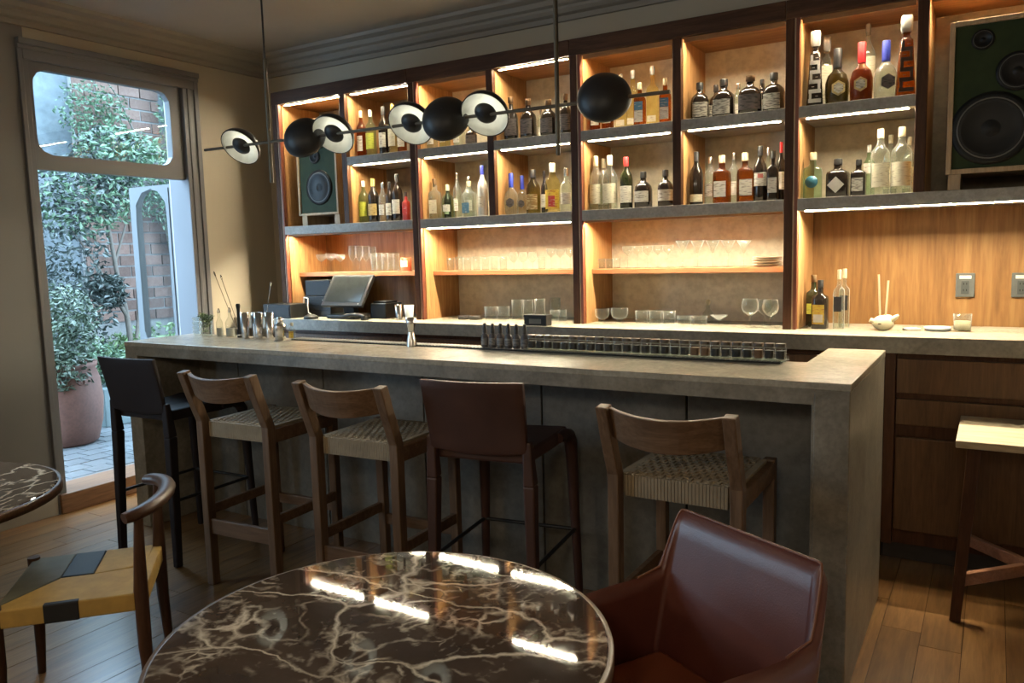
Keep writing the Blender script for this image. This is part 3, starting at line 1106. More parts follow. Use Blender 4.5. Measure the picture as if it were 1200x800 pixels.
# ------------------------------------------------------------------ red leather armchair
def armchair(loc, rz):
    t = thing('armchair', 'mahogany leather armchair with wrap-around back beside the marble table', 'armchair', loc, rz)
    HX, HY, RC, TH = .27, .285, .048, .046
    path = []                                   # plan of the shell, outer face: arm - back - arm
    for y in [HY - k * (HY * 2 - RC) / 8 for k in range(8)]:
        path.append((HX, y))
    for k in range(9):
        a = -PI / 2 * k / 8
        path.append((HX - RC + RC * math.cos(a), -HY + RC + RC * math.sin(a)))
    for k in range(1, 8):
        path.append((HX - RC - (2 * HX - 2 * RC) * k / 8, -HY))
    for k in range(9):
        a = -PI / 2 - PI / 2 * k / 8
        path.append((-HX + RC + RC * math.cos(a), -HY + RC + RC * math.sin(a)))
    for y in [HY - k * (HY * 2 - RC) / 8 for k in range(7, -1, -1)]:
        path.append((-HX, y))
    N = len(path)
    ARM, TOPZ, LOW = .655, .825, .36
    nv = 14
    sh = MB()
    rows = []

    def top(p):
        y = p[1]
        d = (y + HY)                             # distance in front of the back plane
        k = max(0.0, min(1.0, (d - .006) / .052))
        k = k * k * (3 - 2 * k)
        return TOPZ + (ARM - TOPZ) * k
    for lay in (0, 1):
        for i, p in enumerate(path):
            q0, q1 = path[max(i - 1, 0)], path[min(i + 1, N - 1)]
            tx_, ty_ = q1[0] - q0[0], q1[1] - q0[1]
            l = math.hypot(tx_, ty_) or 1
            nx_, ny_ = -ty_ / l, tx_ / l         # towards the inside
            if nx_ * (0 - p[0]) + ny_ * (.05 - p[1]) < 0:
                nx_, ny_ = -nx_, -ny_
            zt = top(p)
            for j in range(nv + 1):
                v = j / nv
                z = LOW + (zt - LOW) * v
                th = TH if p[1] > -.1 else TH * .72
                rd = th / 2 * math.sqrt(max(0.0, 1 - max(0.0, (z - (zt - th / 2)) / (th / 2)) ** 2))
                o = th / 2 + (-rd if lay == 0 else rd)
                rake = -.075 * max(0, (z - .45) / .37) * max(0, min(1, (-p[1] + .02) / .25))
                flare = 1.0 - .05 * max(0, (z - .6) / .22) * (1 if p[1] < -.12 else 0)
                sh.v.append(((p[0] + nx_ * o) * flare, p[1] + ny_ * o + rake, z))
    A = N * (nv + 1)
    for i in range(N - 1):
        for j in range(nv):
            a = i * (nv + 1) + j
            b = a + nv + 1
            sh.f.append((a, b, b + 1, a + 1))
            sh.f.append((A + b, A + a, A + a + 1, A + b + 1))
            sh.sm += [True, True]
        a = i * (nv + 1)
        b = a + nv + 1
        sh.f += [(a + nv, b + nv, A + b + nv, A + a + nv), (b, a, A + a, A + b)]
        sh.sm += [True, False]
    for i in (0, N - 1):
        for j in range(nv):
            a = i * (nv + 1) + j
            sh.f.append((a, a + 1, A + a + 1, A + a))
            sh.sm.append(False)
    build('shell', sh, mahogany, t)
    # piping along the top edge
    pts = []
    for i, p in enumerate(path):
        if p[1] < -.16:
            k = i * (nv + 1) + nv
            a, b = Vector(sh.v[k]), Vector(sh.v[A + k])
            pts.append((a + b) / 2 + Vector((0, 0, .001)))
    build('piping', MB().tube(pts, .0035, 6), plain('piping_leather', (.22, .085, .045), .35), t)
    build('seat_cushion', MB().box(-HX + .05, HX - .05, -HY + .03, HY + .01, .40, .462), tan, t, bev=.02)
    build('seat_base', MB().box(-HX + .02, HX - .02, -HY + .03, HY - .005, .34, .40), mahogany, t, bev=.008)
    for sx in (-1, 1):
        for sy in (-1, 1):
            build('leg', MB().bar((sx * (HX - .03), sy * (HY - .035), 0), (sx * (HX - .03), sy * (HY - .035), .37), .04, .045, .05, .055), mahogany, t, bev=.006)
    return t


armchair((1.46, -2.60, 0), 2.634)


# ------------------------------------------------------------------ woven dining chair at the left
def woven_chair(loc, rz):
    t = thing('woven_chair', 'dark wooden chair with yellow, black and olive woven seat, low curved rail', 'chair', loc, rz)
    W, D = .225, .215
    yel, blk, oli = plain('yellow_cord', (.50, .32, .085), .7), plain('black_cord', (.012, .013, .016), .6), plain('olive_cord', (.13, .125, .085), .65)
    for s in (-1, 1):
        build('leg', MB().tube([(s * W * 1.03, -D - .01, 0), (s * W, -D, .25), (s * W, -D, .44), (s * W, -D - .005, .58), (s * W, -D - .01, .69)], [.015, .022, .0235, .018, .015], 10), chairwood, t)
        build('leg', MB().tube([(s * W * 1.02, D + .01, 0), (s * W, D, .25), (s * W, D, .452)], [.015, .021, .022], 10), chairwood, t)
    build('seat_frame', MB().box(-W + .012, W - .012, -D + .012, D - .012, .385, .43), chairwoodx, t)
    # cord pads, envelope weave
    h0, h1 = .40, .442

    def pad(name, poly, mat, z0=h0, z1=h1):
        o = build(name, MB().prism(poly, 'z', z0, z1), mat, t, bev=.005)
        return o
    a, b = -.03, .075
    ew, ed = W + .012, D + .012
    pad('cord_panel', [(0.0, a), (ew, a), (ew, -ed + .03), (.03, -ed + .03), (0, -.06)], yel)
    pad('cord_panel', [(0.0, a), (0.0, b), (ew, b), (ew, a)], blk, h0 - .022, h1 + .001)
    pad('cord_panel', [(0.0, b), (-ew + .04, ed - .01), (ew, ed - .01), (ew, b)], oli, h0, h1 + .0005)
    pad('cord_panel', [(-ew, -ed + .03), (0.02, -ed + .03), (0.0, a), (0.0, b), (-ew + .04, ed - .01), (-ew, ed - .01)], yel, h0 - .02, h1 - .001)
    pad('cord_panel', [(-ew + .02, -ed), (ew - .02, -ed), (ew - .02, -ed + .032), (-ew + .02, -ed + .032)], yel, h0 - .02, h1 + .001)
    pad('cord_band', [(-ew - .003, a), (-ew + .022, a), (-ew + .022, b), (-ew - .003, b)], blk, h0 - .022, h1 + .001)
    pts = []
    for k in range(15):
        u = -1 + 2 * k / 14
        ang = u * 1.35
        pts.append((math.sin(ang) * (W + .02) / math.sin(1.35), -D - .10 * (math.cos(ang) - math.cos(1.35)) / (1 - math.cos(1.35)) + .03, .70 + .012 * (1 - u * u)))
    build('back_rail', MB().tube(pts, [.024] + [.028] * 2 + [.030] * 9 + [.028] * 2 + [.024], 12, flat=.75), chairwoodx, t)
    return t


woven_chair((-.58, -2.70, 0), 2.406)

# ------------------------------------------------------------------ tall square table at the right
ht = thing('high_stool_table', 'pale-topped tall side table on crossed dark legs, cut by right edge', 'side table', (2.285, -.41, 0))
build('top', MB().box(-.265, .265, -.265, .265, .715, .745), palewood, ht, bev=.004)
for sx in (-1, 1):
    for sy in (-1, 1):
        build('leg', MB().bar((sx * .245, sy * .26, 0), (sx * .20, sy * .20, .715), .040, .036, .05, .045), cabwood if False else stoolwood if False else walnut, ht, bev=.004)
build('cross_stretcher', MB().bar((-.235, -.245, .17), (.235, .245, .17), .028, .05), rustwood, ht, bev=.003)
build('cross_stretcher', MB().bar((-.235, .245, .185), (.235, -.245, .185), .028, .05), rustwood, ht, bev=.003)

# ------------------------------------------------------------------ linear pendant lamp
LY, LZ = -1.30, 2.112
pl = thing('pendant_lamp', 'long ceiling lamp of black dish shades on a bronze rod', 'lamp', (-.35, LY, CEIL))
of = (-.35, LY, CEIL)
build('rod', MB().tube([(-1.556, LY, LZ + .010), (1.072, LY, LZ - .004)], .0075, 8), bronze, pl, of)
for xr in (-1.055, .60):
    build('drop_rod', MB().tube([(xr, LY, 1.915), (xr, LY, 2.53)], .0095, 8), bronze, pl, of)
    build('cable', MB().tube([(xr, LY, 2.53), (xr, LY, CEIL)], .005, 6), blackmet, pl, of)
    build('ceiling_rose', MB().lathe([(.055, CEIL - .02), (.055, CEIL)], (xr, LY, 0), 20), blackmet, pl, of)
RD = .107


def dome(xc, nrm, eye):
    n = Vector(nrm).normalized()
    q = n.to_track_quat('Z', 'Y')
    cc = Vector((xc, LY, LZ))

    def place(mb):
        mb.v = [tuple(q @ Vector(v) + cc) for v in mb.v]
        return mb
    k = 10
    outp = [(RD * math.sin(PI / 2 * i / k) + .0003, -RD * .78 * math.cos(PI / 2 * i / k)) for i in range(k + 1)]
    sh = build('shade', place(MB().lathe(outp + [(RD - .004, .0005)], n=40, cap=(False, False))), blackmet, pl, of)
    inp = [((RD - .005) * math.sin(PI / 2 * i / k) + .0003, -(RD - .005) * .78 * math.cos(PI / 2 * i / k) + .001) for i in range(k + 1)]
    sub('shade_lining', MB(), shadewhite, sh, pl) if False else build('shade_lining', place(MB().lathe(inp, n=40, cap=(False, False))), shadewhite, sh, of)
    build('reflector', place(MB().lathe([(.002, .014), (.028, .010), (.045, -.004), (.050, -.014), (.046, -.02), (.002, -.02)], n=28)), blackmet, sh, of)
    build('lamp_ring', place(MB().lathe([(.028, -.026), (.038, -.026), (.038, -.0215), (.028, -.0215)], n=24, cap=(False, False))), led_lamp, sh, of)


for xc in (-1.278, -.621, -.148, .251):
    dome(xc, (.10, -.74, -.66), True)
for xc in (-.803, .051, .806):
    dome(xc, (-.30, .80, -.42), False)

# ------------------------------------------------------------------ loudspeakers
def speaker(x0, x1, z0, z1, y0, depth, label, drivers, oakw):
    t = thing('loudspeaker', label, 'speaker', ((x0 + x1) / 2, y0, ZL), group='loudspeakers')
    of = ((x0 + x1) / 2, y0, ZL)
    w = oakw
    cab = MB().box(x0, x0 + w, y0, y0 + depth, z0, z1).box(x1 - w, x1, y0, y0 + depth, z0, z1).box(x0 + w, x1 - w, y0, y0 + depth, z0, z0 + w).box(x0 + w, x1 - w, y0, y0 + depth, z1 - w, z1)
    build('cabinet', cab, speakeroak, t, of, bev=.002)
    build('baffle', MB().box(x0 + w, x1 - w, y0 + .012, y0 + depth - .01, z0 + w, z1 - w), greenbaffle, t, of)
    for dx, dz, r in drivers:
        c = Matrix.Translation((dx, y0 + .012, dz)) @ Matrix.Rotation(PI / 2, 4, 'X')

        def pl_(mb):
            mb.v = [tuple(c @ Vector(v)) for v in mb.v]
            return mb
        d = build('driver', pl_(MB().lathe([(r, -.002), (r, .006), (r * .88, .010), (r * .80, .009)], n=40, cap=(False, False))), rubber, t, of)
        build('cone', pl_(MB().lathe([(r * .80, .009), (r * .76, .011), (r * .70, .007), (r * .25, .001), (r * .24, .001), (r * .16, .006), (.001, .008)], n=40, cap=(False, False))), blackmat, d, of)
        build('surround_ring', pl_(MB().lathe([(r * .84, .0105), (r * .82, .0125), (r * .80, .0105)], n=40, cap=(False, False))), plain('grey_ring', (.09, .088, .08), .3), d, of)
    for xx in (x0 + .01, x1 - .06):
        build('foot', MB().box(xx, xx + .05, y0 + .02, y0 + depth - .05, ZL, z0), speakeroak, t, of)
    return t


speaker(-2.275, -1.885, 1.834, 2.515, .06, .30, 'smaller green loudspeaker with oak edges in the top left compartment', [(-2.07, 2.03, .125), (-2.10, 2.25, .05), (-2.05, 2.38, .08)], .016)
speaker(1.918, 2.345, 1.832, 2.505, .01, .33, 'large green loudspeaker with oak edges in the right compartment', [(2.09, 2.026, .160), (2.185, 2.262, .085), (2.047, 2.415, .045)], .022)

# ------------------------------------------------------------------ bottles
PROFILE = {
    'slim': ([(.92, 0), (1, .015), (1, .60), (.93, .66), (.55, .73), (.36, .78), (.34, .90)], .86, .36, 0.0),
    'wine': ([(.95, 0), (1, .015), (1, .58), (.88, .66), (.50, .74), (.38, .80), (.36, .90)], .82, .40, 0.0),
    'rum': ([(.93, 0), (1, .02), (1, .50), (.90, .60), (.62, .68), (.34, .73), (.30, .84)], .82, .40, .12),
    'square': ([(.95, 0), (1, .02), (1, .60), (.92, .66), (.45, .71), (.36, .75), (.35, .86)], .84, .42, .55),
    'taper': ([(1, 0), (1, .02), (.66, .70), (.50, .72), (.34, .76), (.34, .82)], .80, .62, .7),
    'hex': ([(.70, 0), (.94, .06), (1, .22), (.98, .40), (.80, .53), (.42, .61), (.33, .66), (.30, .82)], .66, .36, .0)}
# look: glass, liquid?, label material, label z range, label half angle, cap, words
LOOK = {
    'amber_white': (amber_g, None, L_white, (.14, .46), .9, 'cream', 'amber bottle with white label'),
    'amber_pale': (pale_g, None, L_cream, (.10, .20), .8, 'glass', 'tall pale gold bottle'),
    'amber_blue': (amber_g, None, L_white, (.10, .36), .9, 'cream', 'amber bottle with blue band'),
    'lime': (green_g, None, L_lime, (.16, .50), 1.0, 'white', 'clear bottle with lime yellow label'),
    'dark_white': (dark_g, None, L_white, (.16, .46), 1.0, 'black', 'dark bottle with white label'),
    'dark_red_white': (dgreen_g, None, L_white, (.12, .44), 1.1, 'red', 'red-necked dark green bottle'),
    'dark_gold': (dark_g, None, L_gold, (.16, .42), 1.0, 'gold', 'dark bottle with gold top'),
    'gold_cream': (pale_g, None, L_cream, (.16, .50), 1.0, 'gold', 'cream labelled bottle with gold top'),
    'clear_white': (bottle_clear, None, L_white, (.18, .44), .8, 'steel', 'clear bottle with white label'),
    'clear_brown': (bottle_clear, None, L_cream, (.14, .48), .8, 'cork', 'clear square bottle with brown stopper'),
    'clear_blue': (bottle_clear, None, L_blue, (.12, .40), .7, 'cream', 'clear square bottle with blue label'),
    'clear_cream': (bottle_clear, None, L_cream, (.12, .48), 1.2, 'cream', 'clear bottle with tall cream label'),
    'pale_green': (green_g, None, L_white, (.20, .40), .6, 'cream', 'pale green bottle'),
    'frost_blue': (frost_g, None, L_white, (.18, .40), .8, 'blue', 'frosted bottle with blue cap'),
    'red': (plain('red_bottle', (.35, .03, .025), .3), None, L_red, (.2, .5), .9, 'black', 'small red bottle'),
    'dark_grey': (dark_g, None, L_grey, (.12, .50), 1.0, 'cork', 'round dark grey-labelled bottle'),
    'dark_pale': (dark_g, None, L_pale, (.08, .46), .8, 'black', 'squat dark pale-labelled bottle'),
    'dark_cream': (dark_g, None, L_cream, (.06, .20), 1.2, 'black', 'black bottle with low cream band'),
    'dark_pink': (dark_g, None, L_white, (.28, .52), 1.1, 'black', 'black bottle with pink seal'),
    'red_cap': (dark_g, None, L_white, (.20, .50), 1.1, 'red', 'slim bottle with bright red cap'),
    'amber_dark': (olive_g, None, L_amber, (.10, .44), 1.0, 'black', 'brown bottle with dark amber label'),
    'yellow_red': (pale_g, None, L_yellow, (.08, .46), 1.1, 'white', 'golden bottle with white cap'),
    'clear_bluecap': (bottle_clear, None, L_grey, (.16, .42), .8, 'blue', 'clear round blue-necked bottle'),
    'amber_olive': (olive_g, None, L_gold, (.14, .42), .8, 'black', 'round olive amber bottle with hexagon label'),
    'amber_redcap': (amber_g, None, L_gold, (.14, .44), .8, 'red', 'round amber bottle with red neck and hexagon label'),
    'dark_geo': (dark_g, None, None, None, 0, 'glass', 'tapered black white-patterned bottle'),
    'amber_geo': (amber_g, None, None, None, 0, 'glass', 'tapered amber patterned bottle'),
    'white_lattice': (bottle_clear, None, L_cream, (.06, .60), 1.5, 'glass', 'tall white patterned bottle'),
    'pale_bluedot': (pale_g if False else green_g, None, None, None, 0, 'cream', 'pale green bottle with round blue label'),
    'dark_diamond': (dark_g, None, None, None, 0, 'black', 'black bottle with white diamond label'),
    'dark_square': (dark_g, None, L_pale, (.14, .50), .7, 'black', 'dark bottle with square white label'),
    'green_white': (green_g, None, L_white, (.45, .65), 1.0, 'white', 'green bottle with white neck'),
    'dark_green': (dgreen_g, None, L_lime, (.25, .45), .6, 'cork', 'dark green bottle'),
    'dark_yellowlabel': (dark_g, None, L_yellow, (.10, .50), .6, 'black', 'black square bottle with yellow landscape label'),
    'pale_yellow': (bottle_clear, None, L_black, (.30, .55), .35, 'cream', 'slim faceted pale yellow bottle'),
}
CELLS = [
    ('on top shelf beside left speaker', 2.2106, [
        (-1.682, 0.11, 0.32, 0.0333, 'slim', 'amber_white'), (-1.596, 0.11, 0.316, 0.0359, 'slim', 'lime'), (-1.481, 0.11, 0.326, 0.0355, 'wine', 'dark_white'),
        (-1.399, 0.11, 0.334, 0.0352, 'slim', 'gold_cream'), (-1.326, 0.11, 0.303, 0.032, 'slim', 'amber_white')]),
    ('on ledge beside left speaker', 1.7602, [
        (-1.688, 0.11, 0.293, 0.0361, 'slim', 'lime'), (-1.6, 0.11, 0.304, 0.0387, 'wine', 'dark_gold'), (-1.515, 0.11, 0.269, 0.0294, 'slim', 'clear_white'),
        (-1.454, 0.11, 0.271, 0.0292, 'wine', 'dark_white'), (-1.386, 0.11, 0.318, 0.0377, 'wine', 'dark_white'), (-1.312, 0.11, 0.193, 0.0259, 'square', 'red'),
        (-1.268, 0.2, 0.213, 0.0258, 'slim', 'dark_white')]),
    ('on top shelf behind lamp shades', 2.2106, [
        (-1.072, 0.11, 0.199, 0.0368, 'slim', 'clear_white'), (-0.971, 0.11, 0.203, 0.0363, 'slim', 'pale_green'), (-0.856, 0.11, 0.159, 0.0359, 'square', 'clear_white'),
        (-0.763, 0.11, 0.133, 0.0356, 'rum', 'dark_grey')]),
    ('on ledge above the ashtrays', 1.7602, [
        (-1.068, 0.11, 0.264, 0.0394, 'square', 'clear_brown'), (-1.045, 0.22, 0.22, 0.0251, 'wine', 'dark_white'), (-0.963, 0.11, 0.221, 0.0388, 'rum', 'pale_green'),
        (-0.97, 0.23, 0.304, 0.0283, 'slim', 'clear_white'), (-0.87, 0.22, 0.273, 0.0355, 'slim', 'clear_white'), (-0.794, 0.11, 0.232, 0.0435, 'square', 'clear_blue'),
        (-0.76, 0.22, 0.20, 0.0216, 'slim', 'dark_white'), (-0.689, 0.11, 0.322, 0.0323, 'wine', 'frost_blue')]),
    ('on top shelf left of centre post', 2.2106, [
        (-0.464, 0.11, 0.267, 0.0424, 'rum', 'dark_grey'), (-0.342, 0.11, 0.242, 0.0446, 'rum', 'dark_grey'), (-0.325, 0.24, 0.197, 0.0241, 'slim', 'clear_white'),
        (-0.2, 0.11, 0.22, 0.0465, 'rum', 'dark_grey'), (-0.085, 0.11, 0.241, 0.0358, 'rum', 'dark_grey')]),
    ('on ledge left of centre post', 1.7602, [
        (-0.476, 0.11, 0.259, 0.0448, 'hex', 'clear_bluecap'), (-0.455, 0.21, 0.249, 0.0374, 'hex', 'clear_bluecap'), (-0.318, 0.11, 0.267, 0.044, 'wine', 'amber_dark'),
        (-0.312, 0.24, 0.271, 0.0212, 'wine', 'dark_white'), (-0.182, 0.11, 0.297, 0.046, 'wine', 'yellow_red'), (-0.089, 0.11, 0.26, 0.038, 'rum', 'clear_white')]),
    ('on top shelf right of centre post', 2.2106, [
        (0.106, 0.11, 0.267, 0.0327, 'square', 'amber_white'), (0.186, 0.11, 0.294, 0.035, 'square', 'amber_white'), (0.225, 0.21, 0.33, 0.036, 'square', 'amber_pale'),
        (0.305, 0.20, 0.34, 0.036, 'square', 'amber_pale'), (0.392, 0.09, 0.240, 0.0344, 'square', 'amber_blue'), (0.425, 0.20, 0.345, 0.036, 'square', 'amber_pale'),
        (0.541, 0.09, 0.245, 0.034, 'square', 'amber_blue')]),
    ('on ledge right of centre post', 1.7602, [
        (0.107, 0.11, 0.315, 0.0373, 'wine', 'clear_cream'), (0.105, 0.22, 0.31, 0.033, 'wine', 'clear_cream'), (0.196, 0.11, 0.311, 0.042, 'wine', 'clear_cream'),
        (0.297, 0.11, 0.294, 0.0367, 'wine', 'dark_red_white'), (0.401, 0.11, 0.204, 0.0461, 'rum', 'dark_white'), (0.533, 0.11, 0.204, 0.0432, 'rum', 'dark_white')]),
    ('on top shelf above the martini glasses', 2.2106, [
        (0.695, 0.21, 0.158, 0.0295, 'slim', 'dark_gold'), (0.729, 0.11, 0.201, 0.048, 'rum', 'dark_pale'), (0.775, 0.25, 0.206, 0.0345, 'rum', 'dark_pale'),
        (0.86, 0.11, 0.202, 0.0547, 'rum', 'dark_pale'), (0.898, 0.25, 0.197, 0.0342, 'slim', 'clear_white'), (0.999, 0.11, 0.201, 0.059, 'rum', 'dark_grey'),
        (1.026, 0.25, 0.203, 0.0339, 'slim', 'dark_white'), (1.120, 0.11, 0.201, 0.052, 'rum', 'dark_pale')]),
    ('on ledge above the martini glasses', 1.7602, [
        (0.71, 0.11, 0.287, 0.0356, 'wine', 'dark_cream'), (0.76, 0.2, 0.264, 0.0313, 'slim', 'clear_white'), (0.852, 0.11, 0.257, 0.047, 'square', 'amber_white'),
        (0.88, 0.24, 0.28, 0.0289, 'slim', 'clear_white'), (0.975, 0.11, 0.26, 0.0467, 'square', 'amber_white'), (1.055, 0.11, 0.288, 0.0348, 'wine', 'dark_pink'),
        (1.062, 0.25, 0.292, 0.0239, 'slim', 'clear_white'), (1.125, 0.09, 0.256, 0.0324, 'square', 'dark_white'), (1.140, 0.2, 0.31, 0.0231, 'wine', 'red_cap')]),
    ('on top shelf beside right speaker', 2.2106, [
        (1.322, 0.11, 0.373, 0.0441, 'taper', 'dark_geo'), (1.35, 0.25, 0.373, 0.0359, 'taper', 'white_lattice'), (1.426, 0.11, 0.275, 0.0555, 'hex', 'amber_olive'),
        (1.537, 0.11, 0.288, 0.053, 'hex', 'amber_redcap'), (1.544, 0.26, 0.407, 0.0357, 'slim', 'white_lattice'), (1.645, 0.11, 0.279, 0.0545, 'hex', 'clear_bluecap'),
        (1.733, 0.09, 0.373, 0.0475, 'taper', 'amber_geo')]),
    ('on ledge beside right speaker', 1.7602, [
        (1.318, 0.11, 0.232, 0.048, 'square', 'pale_bluedot'), (1.438, 0.11, 0.191, 0.0571, 'square', 'dark_diamond'), (1.534, 0.11, 0.18, 0.0385, 'square', 'dark_square'),
        (1.564, 0.24, 0.26, 0.0281, 'slim', 'green_white'), (1.63, 0.11, 0.318, 0.0431, 'slim', 'clear_cream'), (1.66, 0.26, 0.303, 0.0305, 'slim', 'clear_cream'),
        (1.724, 0.11, 0.317, 0.0453, 'slim', 'clear_cream'), (1.745, 0.26, 0.286, 0.0281, 'slim', 'clear_cream')]),
    ('on counter before oak back', 1.098, [
        (1.315, 0.2, 0.273, 0.0375, 'square', 'dark_green'), (1.366, 0.1, 0.25, 0.042, 'square', 'dark_yellowlabel'), (1.456, 0.1, 0.302, 0.0275, 'square', 'pale_yellow'),
        (1.466, 0.2, 0.303, 0.0279, 'square', 'pale_yellow')]),
]
pink = plain('pink_seal', (.45, .12, .10), .5)
whitepat = plain('white_maze', (.36, .36, .34), .4)
darkpat = plain('dark_maze', (.03, .014, .008), .5)


def bottle(x, y, z, h, r, typ, look, label, group):
    prof, cz, cr, sq = PROFILE[typ]
    gm, _, lm, lz, la, cap, _w = LOOK[look]
    t = thing('bottle', label, 'bottle', (x, y, z), random.uniform(-.15, .35), group)
    sqr = sq
    rr = r * (1.0 if sq < .3 else .88)
    n = 20 if sq else 16
    build('glass_body', MB().lathe([(a * rr, b * h) for a, b in prof], n=n, sq=sqr, cap=(True, True)), gm, t, fix=False)
    if gm in (amber_g, pale_g, olive_g):
        lq = [(a * rr * .9, b * h + .004) for a, b in prof if b < .58]
        build('liquid', MB().lathe(lq, n=12, sq=sqr), {amber_g: plain('amber_liquid', (.20, .075, .014), .15), pale_g: plain('gold_liquid', (.46, .34, .13), .2), olive_g: plain('olive_liquid', (.13, .09, .02), .15)}[gm], t, fix=False)
    if lm:
        a, b = lz
        if sq > .3:
            w = rr * .78
            lb = build('label', MB().box(-w, w, -rr * 1.02 - .0012, -rr * 1.005, a * h, b * h), lm, t, fix=False)
            if look == 'amber_blue':
                build('blue_band', MB().box(-w, w, -rr * 1.02 - .0012, -rr * 1.005, .37 * h, .56 * h), L_blue, t, fix=False)
            if look == 'yellow_red' or look == 'dark_yellowlabel':
                build('label_picture', MB().box(-w * .8, w * .8, -rr * 1.03 - .002, -rr * 1.02, a * h + .01, (a + b) / 2 * h), paper_w, lb, fix=False)
        elif typ == 'hex':
            hx = [(rr * .62 * math.cos(PI / 6 + PI / 3 * k), (a + b) / 2 * h + rr * .66 * math.sin(PI / 6 + PI / 3 * k)) for k in range(6)]
            lb = build('label', MB().prism(hx, 'y', -rr * 1.03 - .001, -rr * .90), lm, t, fix=False)
            hx2 = [(rr * .45 * math.cos(PI / 6 + PI / 3 * k), (a + b) / 2 * h + rr * .48 * math.sin(PI / 6 + PI / 3 * k)) for k in range(6)]
            build('label_emblem', MB().prism(hx2, 'y', -rr * 1.03 - .0025, -rr * 1.03), L_pale if look != 'clear_bluecap' else L_grey, lb, fix=False)
        else:
            lb = build('label', MB().lathe([(rr * 1.015, a * h), (rr * 1.015, b * h)], n=12, sq=sqr, a0=-PI / 2 - la, a1=-PI / 2 + la), lm, t, fix=False)
            if look == 'dark_pink':
                build('seal', MB().lathe([(rr * 1.03, (b - .10) * h), (rr * 1.03, (b - .02) * h)], n=6, a0=-PI / 2 - .4, a1=-PI / 2 + .4), pink, lb, fix=False)
            if look == 'yellow_red':
                build('label_arch', MB().lathe([(rr * 1.03, a * h + .012), (rr * 1.03, (b - .12) * h)], n=6, a0=-PI / 2 - .45, a1=-PI / 2 + .45), L_red, lb, fix=False)
            if look == 'white_lattice':
                pass
    if look in ('dark_geo', 'amber_geo'):
        pat = MB()
        pm = whitepat if look == 'dark_geo' else darkpat
        k = 5
        for j in range(k):
            z0 = (.06 + j * .125) * h
            w = rr * (1 - .34 * (z0 / (.70 * h)))
            yy = -w * 1.01
            s = 1 if j % 2 else -1
            pat.box(-w * .8, w * .8, yy - .004, yy + .003, z0, z0 + .018)
            pat.box(s * w * .55 - .006, s * w * .55 + .006, yy - .004, yy + .004, z0, z0 + .125 * h)
            pat.box(-s * w * .25 - .006, -s * w * .25 + .006, yy - .004, yy + .004, z0 + .03, z0 + .085 * h)
        build('maze_pattern', pat, pm, t, fix=False)
    if look == 'pale_bluedot':
        m4 = MB().lathe([(.001, 0), (rr * .72, 0), (rr * .72, .002), (.001, .002)], n=24, cap=(False, False))
        m4.v = [(a, -rr * 1.005 - c, .36 * h + b) for a, b, c in m4.v]
        build('round_label', m4, L_teal, t, fix=False)
    if look == 'dark_diamond':
        build('diamond_label', MB().prism([(-rr * .8, .32 * h), (0, .32 * h - rr * .8), (rr * .8, .32 * h), (0, .32 * h + rr * .8)], 'y', -rr * 1.02 - .002, -rr * 1.0), paper_w, t, fix=False)
    cm = CAPS[cap]
    top = h
    rc = rr * cr
    if typ == 'taper':
        build('stopper', MB().lathe([(rc * .8, .80 * h), (rc, .84 * h), (rc * 1.05, .97 * h), (rc * .9, top)], n=16, sq=.6), plain('crystal', (.24, .24, .225), .1, spec=.8), t, fix=False)
    elif cap == 'cork':
        build('stopper', MB().lathe([(rr * .28, .80 * h), (rr * .28, .86 * h), (rc, .865 * h), (rc, top)], n=14), cm, t, fix=False)
    elif cap == 'glass':
        build('stopper', MB().lathe([(rc * .8, .86 * h), (rc, .90 * h), (rc * 1.05, .97 * h), (rc * .8, top)], n=12), plain('crystal', (.24, .24, .225), .1, spec=.8), t, fix=False)
    else:
        build('cap', MB().lathe([(rc, cz * h), (rc, top - .003), (rc * .9, top)], n=14), cm, t, fix=False)
    return t


for where, z, items in CELLS:
    order = sorted(range(len(items)), key=lambda i: items[i][0])
    looks = [it[5] for it in items]
    for rank, i in enumerate(order):
        x, y, h, r, typ, look = items[i]
        words = LOOK[look][6]
        same = [k for k in order if items[k][5] == look]
        if len(same) > 1:
            lab = '%s, %s from left %s' % (words, ORD[rank], where)
        else:
            lab = '%s %s' % (words, where)
        bottle(x, y, z, h, r, typ, look, lab, 'bottles ' + where)

# ------------------------------------------------------------------ drinking glasses
GP = {
    'coupe': [(.55, 0), (.55, .02), (.08, .06), (.06, .55), (.25, .62), (.80, .74), (.98, .88), (1, 1)],
    'wine': [(.75, 0), (.75, .015), (.10, .05), (.07, .36), (.30, .42), (.85, .56), (1, .70), (.92, .88), (.82, 1)],
    'flute': [(.70, 0), (.85, .03), (.90, .3), (.98, .7), (1, 1)],
    'tumbler': [(.80, 0), (.86, .04), (.92, .3), (1, 1)],
    'highball': [(.88, 0), (.92, .03), (.95, .4), (1, 1)],
    'martini': [(.65, 0), (.65, .015), (.07, .05), (.05, .52), (.15, .55), (1, 1)],
    'bowlglass': [(.55, 0), (.55, .05), (.15, .14), (.30, .25), (.85, .42), (1, .65), (.98, 1)],
    'glass': [(.80, 0), (.86, .04), (.92, .3), (1, 1)],
}
GW = {'coupe': 'clear stemmed coupe glass', 'wine': 'clear wine glass', 'flute': 'small clear tasting glass', 'tumbler': 'clear short tumbler',
      'highball': 'tall clear highball glass', 'martini': 'clear wide cocktail glass', 'bowlglass': 'clear footed bowl glass'}


